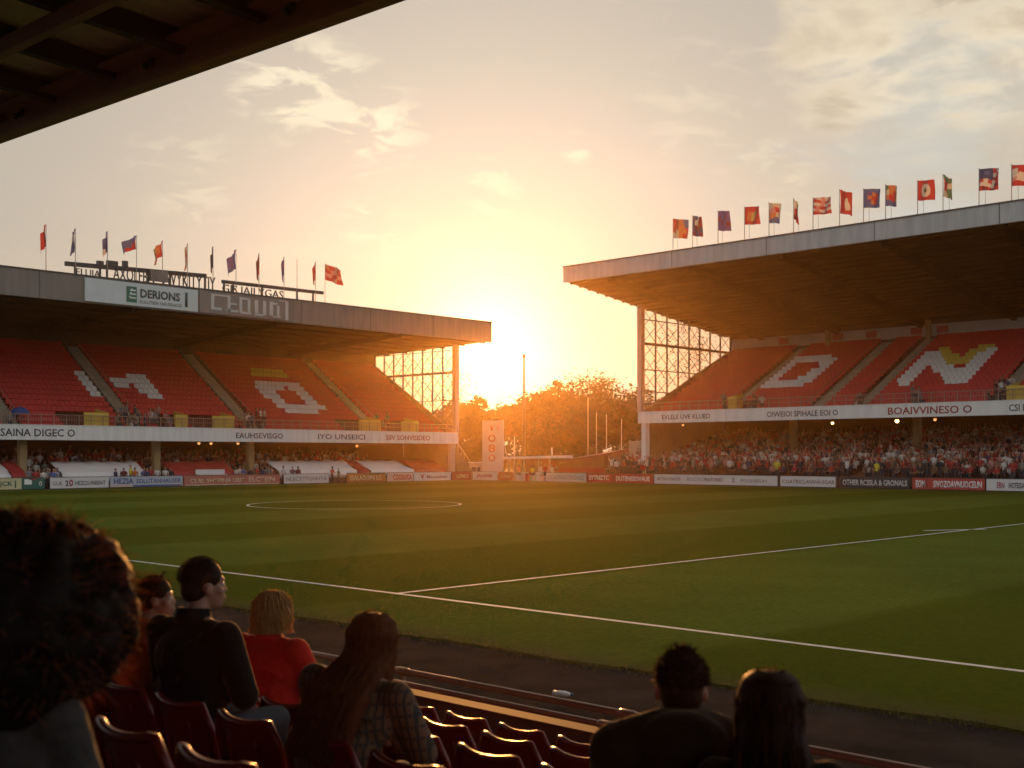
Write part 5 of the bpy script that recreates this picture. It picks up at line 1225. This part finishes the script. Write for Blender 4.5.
def short_hair(P, m, seed, length=.022, tuft=False, low=-.075):
    e, Hd, B, hc, Rh, S = P[:6]; q = MB()
    q.ell(Hd(0, -.014, .042), [c * S for c in (.081, .095, .086)], Rh, 20, 14); q.ell(Hd(0, -.045, -.015), [c * S for c in (.070, .062, .068)], Rh)
    if tuft: q.cap(Hd(0, -.01, .11), Hd(.012, .01, .150), .030 * S, .008 * S); q.cap(Hd(-.02, .0, .11), Hd(-.02, .012, .138), .022 * S, .007 * S); q.cap(Hd(.03, -.02, .105), Hd(.035, -.01, .132), .022 * S, .007 * S)
    blob(q, .009, 2, 'hair', m, e)
    r = random.Random(seed); paths = []
    for k in range(1500):
        a = r.uniform(0, 6.283); z = r.uniform(-.2, 1); h = math.sqrt(max(0, 1 - z * z)); d = Vector((h * math.cos(a), h * math.sin(a), z))
        if d.y > .35 and d.z < .55: continue
        p = Vector((d.x * .080, d.y * .091 - .022, d.z * .087 + .042)); t = (d + Vector((r.gauss(0, .35), .35 + r.gauss(0, .3), r.gauss(.1, .3)))).normalized(); ln = length * r.uniform(.5, 1.3) * (1.8 if tuft and d.z > .85 else 1)
        paths.append([Hd(*p), Hd(*(p + t * ln * .5)), Hd(*(p + t * ln + Vector((0, 0, -.2 * ln))))])
    strands('hair_strands', paths, m, e, .0013)
def long_hair(P, m, seed, n=1500, length=.50, spread=1.0, sweep=0.0, back=.10, front=True, flare=0.0):
    """hair combed over the skull and falling down the back, following the torso"""
    e, Hd, B, hc, Rh, S, T, X, Yv = P; r = random.Random(seed); q = MB(); paths = []
    q.ell(Hd(0, -.020, .036), [c * S for c in (.080, .095, .090)], Rh, 20, 14)
    def fall(th, rr, jitter=0.0):
        sx, cy_ = math.sin(th), -math.cos(th)      # th=0 is straight back, +-pi/2 the sides
        pts = [Hd(sx * .040, -.014 - .04 * math.cos(th), .106 + .012 * min(1.3, rr))]
        for z in (.09, .03, -.04): k = (1.02, 1.08, 1.0)[(.09, .03, -.04).index(z)]; h = math.sqrt(max(.1, 1 - ((z - .036) / .10) ** 2)) if z > .03 else 1.0; pts.append(Hd(sx * .074 * k * h * rr, cy_ * .092 * k * h * rr - .018, z))
        last = pts[-1]; tgt = B(sx * .105 * spread, -.115 - .045 * math.cos(th) - (rr - 1) * .3, .40) if abs(th) < 1.75 else B(sx * .115, .07, .38)
        pts.append(last.lerp(tgt, .6) + Vector((0, 0, -.01))); pts.append(tgt)
        L2 = length - .24
        for f in (.33, .66, 1.0): pts.append(tgt + (-T * L2 * f + X * (sx * flare + sweep) * L2 * f - Yv * .02 * f * (1 if abs(th) < 1.75 else -1)) * S)
        if jitter:
            ph = r.uniform(0, 6)
            pts = [p + Vector((r.gauss(0, jitter), r.gauss(0, jitter), r.gauss(0, jitter))) * min(1, i * .3) + X * .006 * math.sin(i * 1.4 + ph) for i, p in enumerate(pts)]
        return pts
    lim = 1.95 if front else 1.4
    for th in np.linspace(-lim, lim, 19): q.tube(fall(th, 1.0), [.010, .022, .028, .030, .032, .034, .030, .024, .010], 8)
    blob(q, .010, 3, 'hair', m, e)
    for k in range(n): paths.append(fall(r.uniform(-lim, lim), r.uniform(1.06, 1.24), .007))
    strands('hair_strands', paths, m, e, .0016); strands('hair_locks', paths[:120], m, e, .0055); strands('hair_highlights', paths[120:420], wisp('wisp_auburn', (.34, .14, .05)), e, .0022)
dark_cloth = cloth('charcoal_cloth', (.012, .011, .012)); red_coat = cloth('red_wool', (.55, .025, .018), .12, 5); rust = cloth('rust_cloth', (.30, .075, .03), .15, 5); black_cl = cloth('black_fleece', (.040, .024, .015), .2, 12); grey_knit = cloth('grey_knit', (.07, .066, .062), .25, 30)
brown_cl = cloth('dark_brown_cloth', (.03, .020, .015))
SEATH = .47
def seat_pt(x, y, row): return (x, y, ROWZ[row] + SEATH)
# man in a dark jacket
P = person('person in a dark jacket with short dark hair, head turned right, between two women', seat_pt(2.75 + .20, 4.93, 3), 12, 5, 0, 26, 2, 1.05, 1.12, 'jacket', dark_cloth, collar=.03, shoulder=1.15, skin=skin_near)
short_hair(P, hair_mat('hair_dark_brown', (.028, .016, .010), .15), 1, .014)
flyaway(P, wisp('wisp_brown', (.16, .07, .03)), 41, 420, (0, -.014, .042), (.082, .096, .087), .022)
# young woman with a ponytail, in profile
P = person('person with a dark ponytail in a rust coloured top, seen in profile', seat_pt(2.75 + .26, 5.50, 3), -4, 6, 0, 34, 3, .90, 1.0, 'knit', rust, collar=.02, skin=skin_near)
hm = hair_mat('hair_brown', (.050, .024, .012), .3); short_hair(P, hm, 2, .012)
flyaway(P, wisp('wisp_auburn', (.34, .14, .05)), 42, 420, (0, -.014, .042), (.082, .096, .087), .04)
e, Hd, B = P[:3]; r = random.Random(5); q = MB(); tail = [Hd(0, -.10, .05), Hd(0, -.145, .03), Hd(0, -.155, -.06), Hd(0, -.145, -.18), Hd(.01, -.13, -.32)]; q.tube(tail, [.02, .036, .042, .036, .010], 10); blob(q, .01, 2, 'ponytail', hm, e)
strands('hair_strands', [[t + Vector((r.gauss(0, .012), r.gauss(0, .012), r.gauss(0, .008))) for t in tail] for _ in range(260)] + [[Hd(0, .02 + r.gauss(0, .01), .118), Hd(r.gauss(0, .01), .035, .142), Hd(r.gauss(0, .012), .045 + r.gauss(0, .01), .155)] for _ in range(26)], hm, e, .0014)
# woman in a red coat
P = person('person with short blond hair in a bright red coat, seen from behind', seat_pt(3.65 + .20, 5.62, 2), 14, 6, 0, 16, 2, .98, 1.22, 'coat', red_coat, collar=.075, arms='asym', shoulder=1.16)
bl = hair_mat('hair_blond', (.86, .58, .26), .6)
e, Hd, B = P[:3]; q = MB(); q.ell(Hd(0, -.022, .03), [.092, .106, .094], P[4], 20, 14); q.ell(Hd(0, -.055, -.045), [.094, .072, .075], P[4]); blob(q, .010, 2, 'hair', bl, e)
r = random.Random(8); paths = []
for k in range(1700):
    th = r.uniform(-2.1, 2.1); sx, cyy_ = math.sin(th), -math.cos(th); rr = r.uniform(1.0, 1.16); ph = r.uniform(0, 6); c1 = r.uniform(.6, 1.0)
    pts = [Hd(sx * .045, -.016 + cyy_ * .045, .109 + .012 * rr)] + [Hd(sx * .094 * rr * h + .010 * math.sin(ph + z * 40), cyy_ * .108 * rr * h - .022 + .008 * math.cos(ph + z * 50), z) for z, h in ((.10, .72), (.06, .98), (.01, 1.04), (-.04, 1.06), (-.08, 1.12 * c1), (-.115, 1.22 * c1))]
    paths.append(pts)
strands('hair_strands', paths, bl, e, .0016)
strands('hair_locks', [[p + Vector((r.gauss(0, .004), r.gauss(0, .004), 0)) for p in q_] for q_ in paths[:220]], bl, e, .0055)
flyaway(P, wisp('wisp_blond', (.90, .60, .26)), 46, 1500, (0, -.022, .015), (.100, .114, .108), .022, -.95, .0010, .6)
# woman with long straight hair and plaid shirt, leaning forward
P = person('person with very long auburn hair in a plaid shirt, leaning forward over the seats', seat_pt(2.75 + .02, 3.64, 3), 22, 20, 7, 0, 6, .95, 1.20, 'shirt', plaid(), arms='knees', shoulder=1.10, sleeve=1.6, trs_m=jean)
long_hair(P, hair_mat('hair_auburn', (.20, .065, .026), .5), 3, 2600, .50, .95, -.04, flare=.0)
flyaway(P, wisp('wisp_auburn', (.34, .14, .05)), 44, 500, (0, -.02, .03), (.088, .103, .096), .035, -.9)
# man with a tuft, broad dark fleece
P = person('broad person in a black fleece with a short tuft of hair, seen from behind', seat_pt(2.75 + .10, 2.03, 3), 38, 14, 0, 0, 3, .94, 1.34, 'fleece', black_cl, shoulder=1.15, hood=True, skin=skin_near)
short_hair(P, hair_mat('hair_russet', (.060, .024, .012), .3), 4, .020, True)
flyaway(P, wisp('wisp_auburn', (.34, .14, .05)), 43, 420, (0, -.014, .042), (.082, .096, .087), .022)
# woman with straight hair
P = person('person with straight shoulder length dark hair beside the broad man in black', seat_pt(2.75 + .10, 1.73, 3), 36, 9, 0, 0, 3, .92, 1.0, 'knit', brown_cl, shoulder=.95)
long_hair(P, hair_mat('hair_dark_auburn', (.045, .018, .010), .3), 6, 1700, .42, .95)
flyaway(P, wisp('wisp_auburn', (.34, .14, .05)), 45, 350, (0, -.02, .03), (.088, .103, .096), .025, -.9)
# curly haired person close to the camera
P = person('person with a big dark afro and a grey sweater, closest at the left edge', seat_pt(.95 + .10, 2.54, 5), 30, 8, 0, 0, 3, .86, .9, 'knit', grey_knit, shoulder=.86, collar=.03, skin=skin_near2)
e, Hd, B = P[:3]; am_ = hair_mat('hair_afro', (.018, .010, .007), .25); r = random.Random(10); q = MB(); q.ell(Hd(0, -.03, .055), (.224, .224, .208), None, 24, 16); q.ell(Hd(0, -.08, -.09), (.18, .14, .15), None, 20, 12)
for k in range(340):
    a = r.uniform(0, 6.283); z = r.uniform(-.75, 1); h = math.sqrt(1 - z * z); c = Hd(h * math.cos(a) * .268, h * math.sin(a) * .268 - .03, z * .24 + .045); s_ = r.uniform(.018, .040)
    if Vector((h * math.cos(a), h * math.sin(a), z)).y > .6 and z < .3: continue
    q.ell(c, (s_, s_, s_), None, 8, 6)
blob(q, .013, 1, 'hair', am_, e)
paths = []
for k in range(3600):
    a = r.uniform(0, 6.283); z = r.uniform(-.8, 1); h = math.sqrt(1 - z * z); d = Vector((h * math.cos(a), h * math.sin(a), z))
    if d.y > .6 and d.z < .3: continue
    p = Vector((d.x * .268, d.y * .268 - .03, d.z * .242 + .045)); u1 = d.orthogonal().normalized(); u2 = d.cross(u1); ph = r.uniform(0, 6.28); rr = r.uniform(.006, .012); ln = r.uniform(.02, .055)
    dv = (d + Vector((r.gauss(0, .3), r.gauss(0, .3), r.gauss(0, .3)))).normalized()
    paths.append([Hd(*(p + dv * ln * i / 7 + (u1 * math.cos(ph + i * 1.5) + u2 * math.sin(ph + i * 1.5)) * rr)) for i in range(8)])
strands('hair_curls', paths, am_, e, .0013)
flyaway(P, wisp('wisp_afro', (.5, .2, .08)), 47, 2200, (0, -.03, .045), (.272, .272, .245), .06, -.8, .0013, .1)
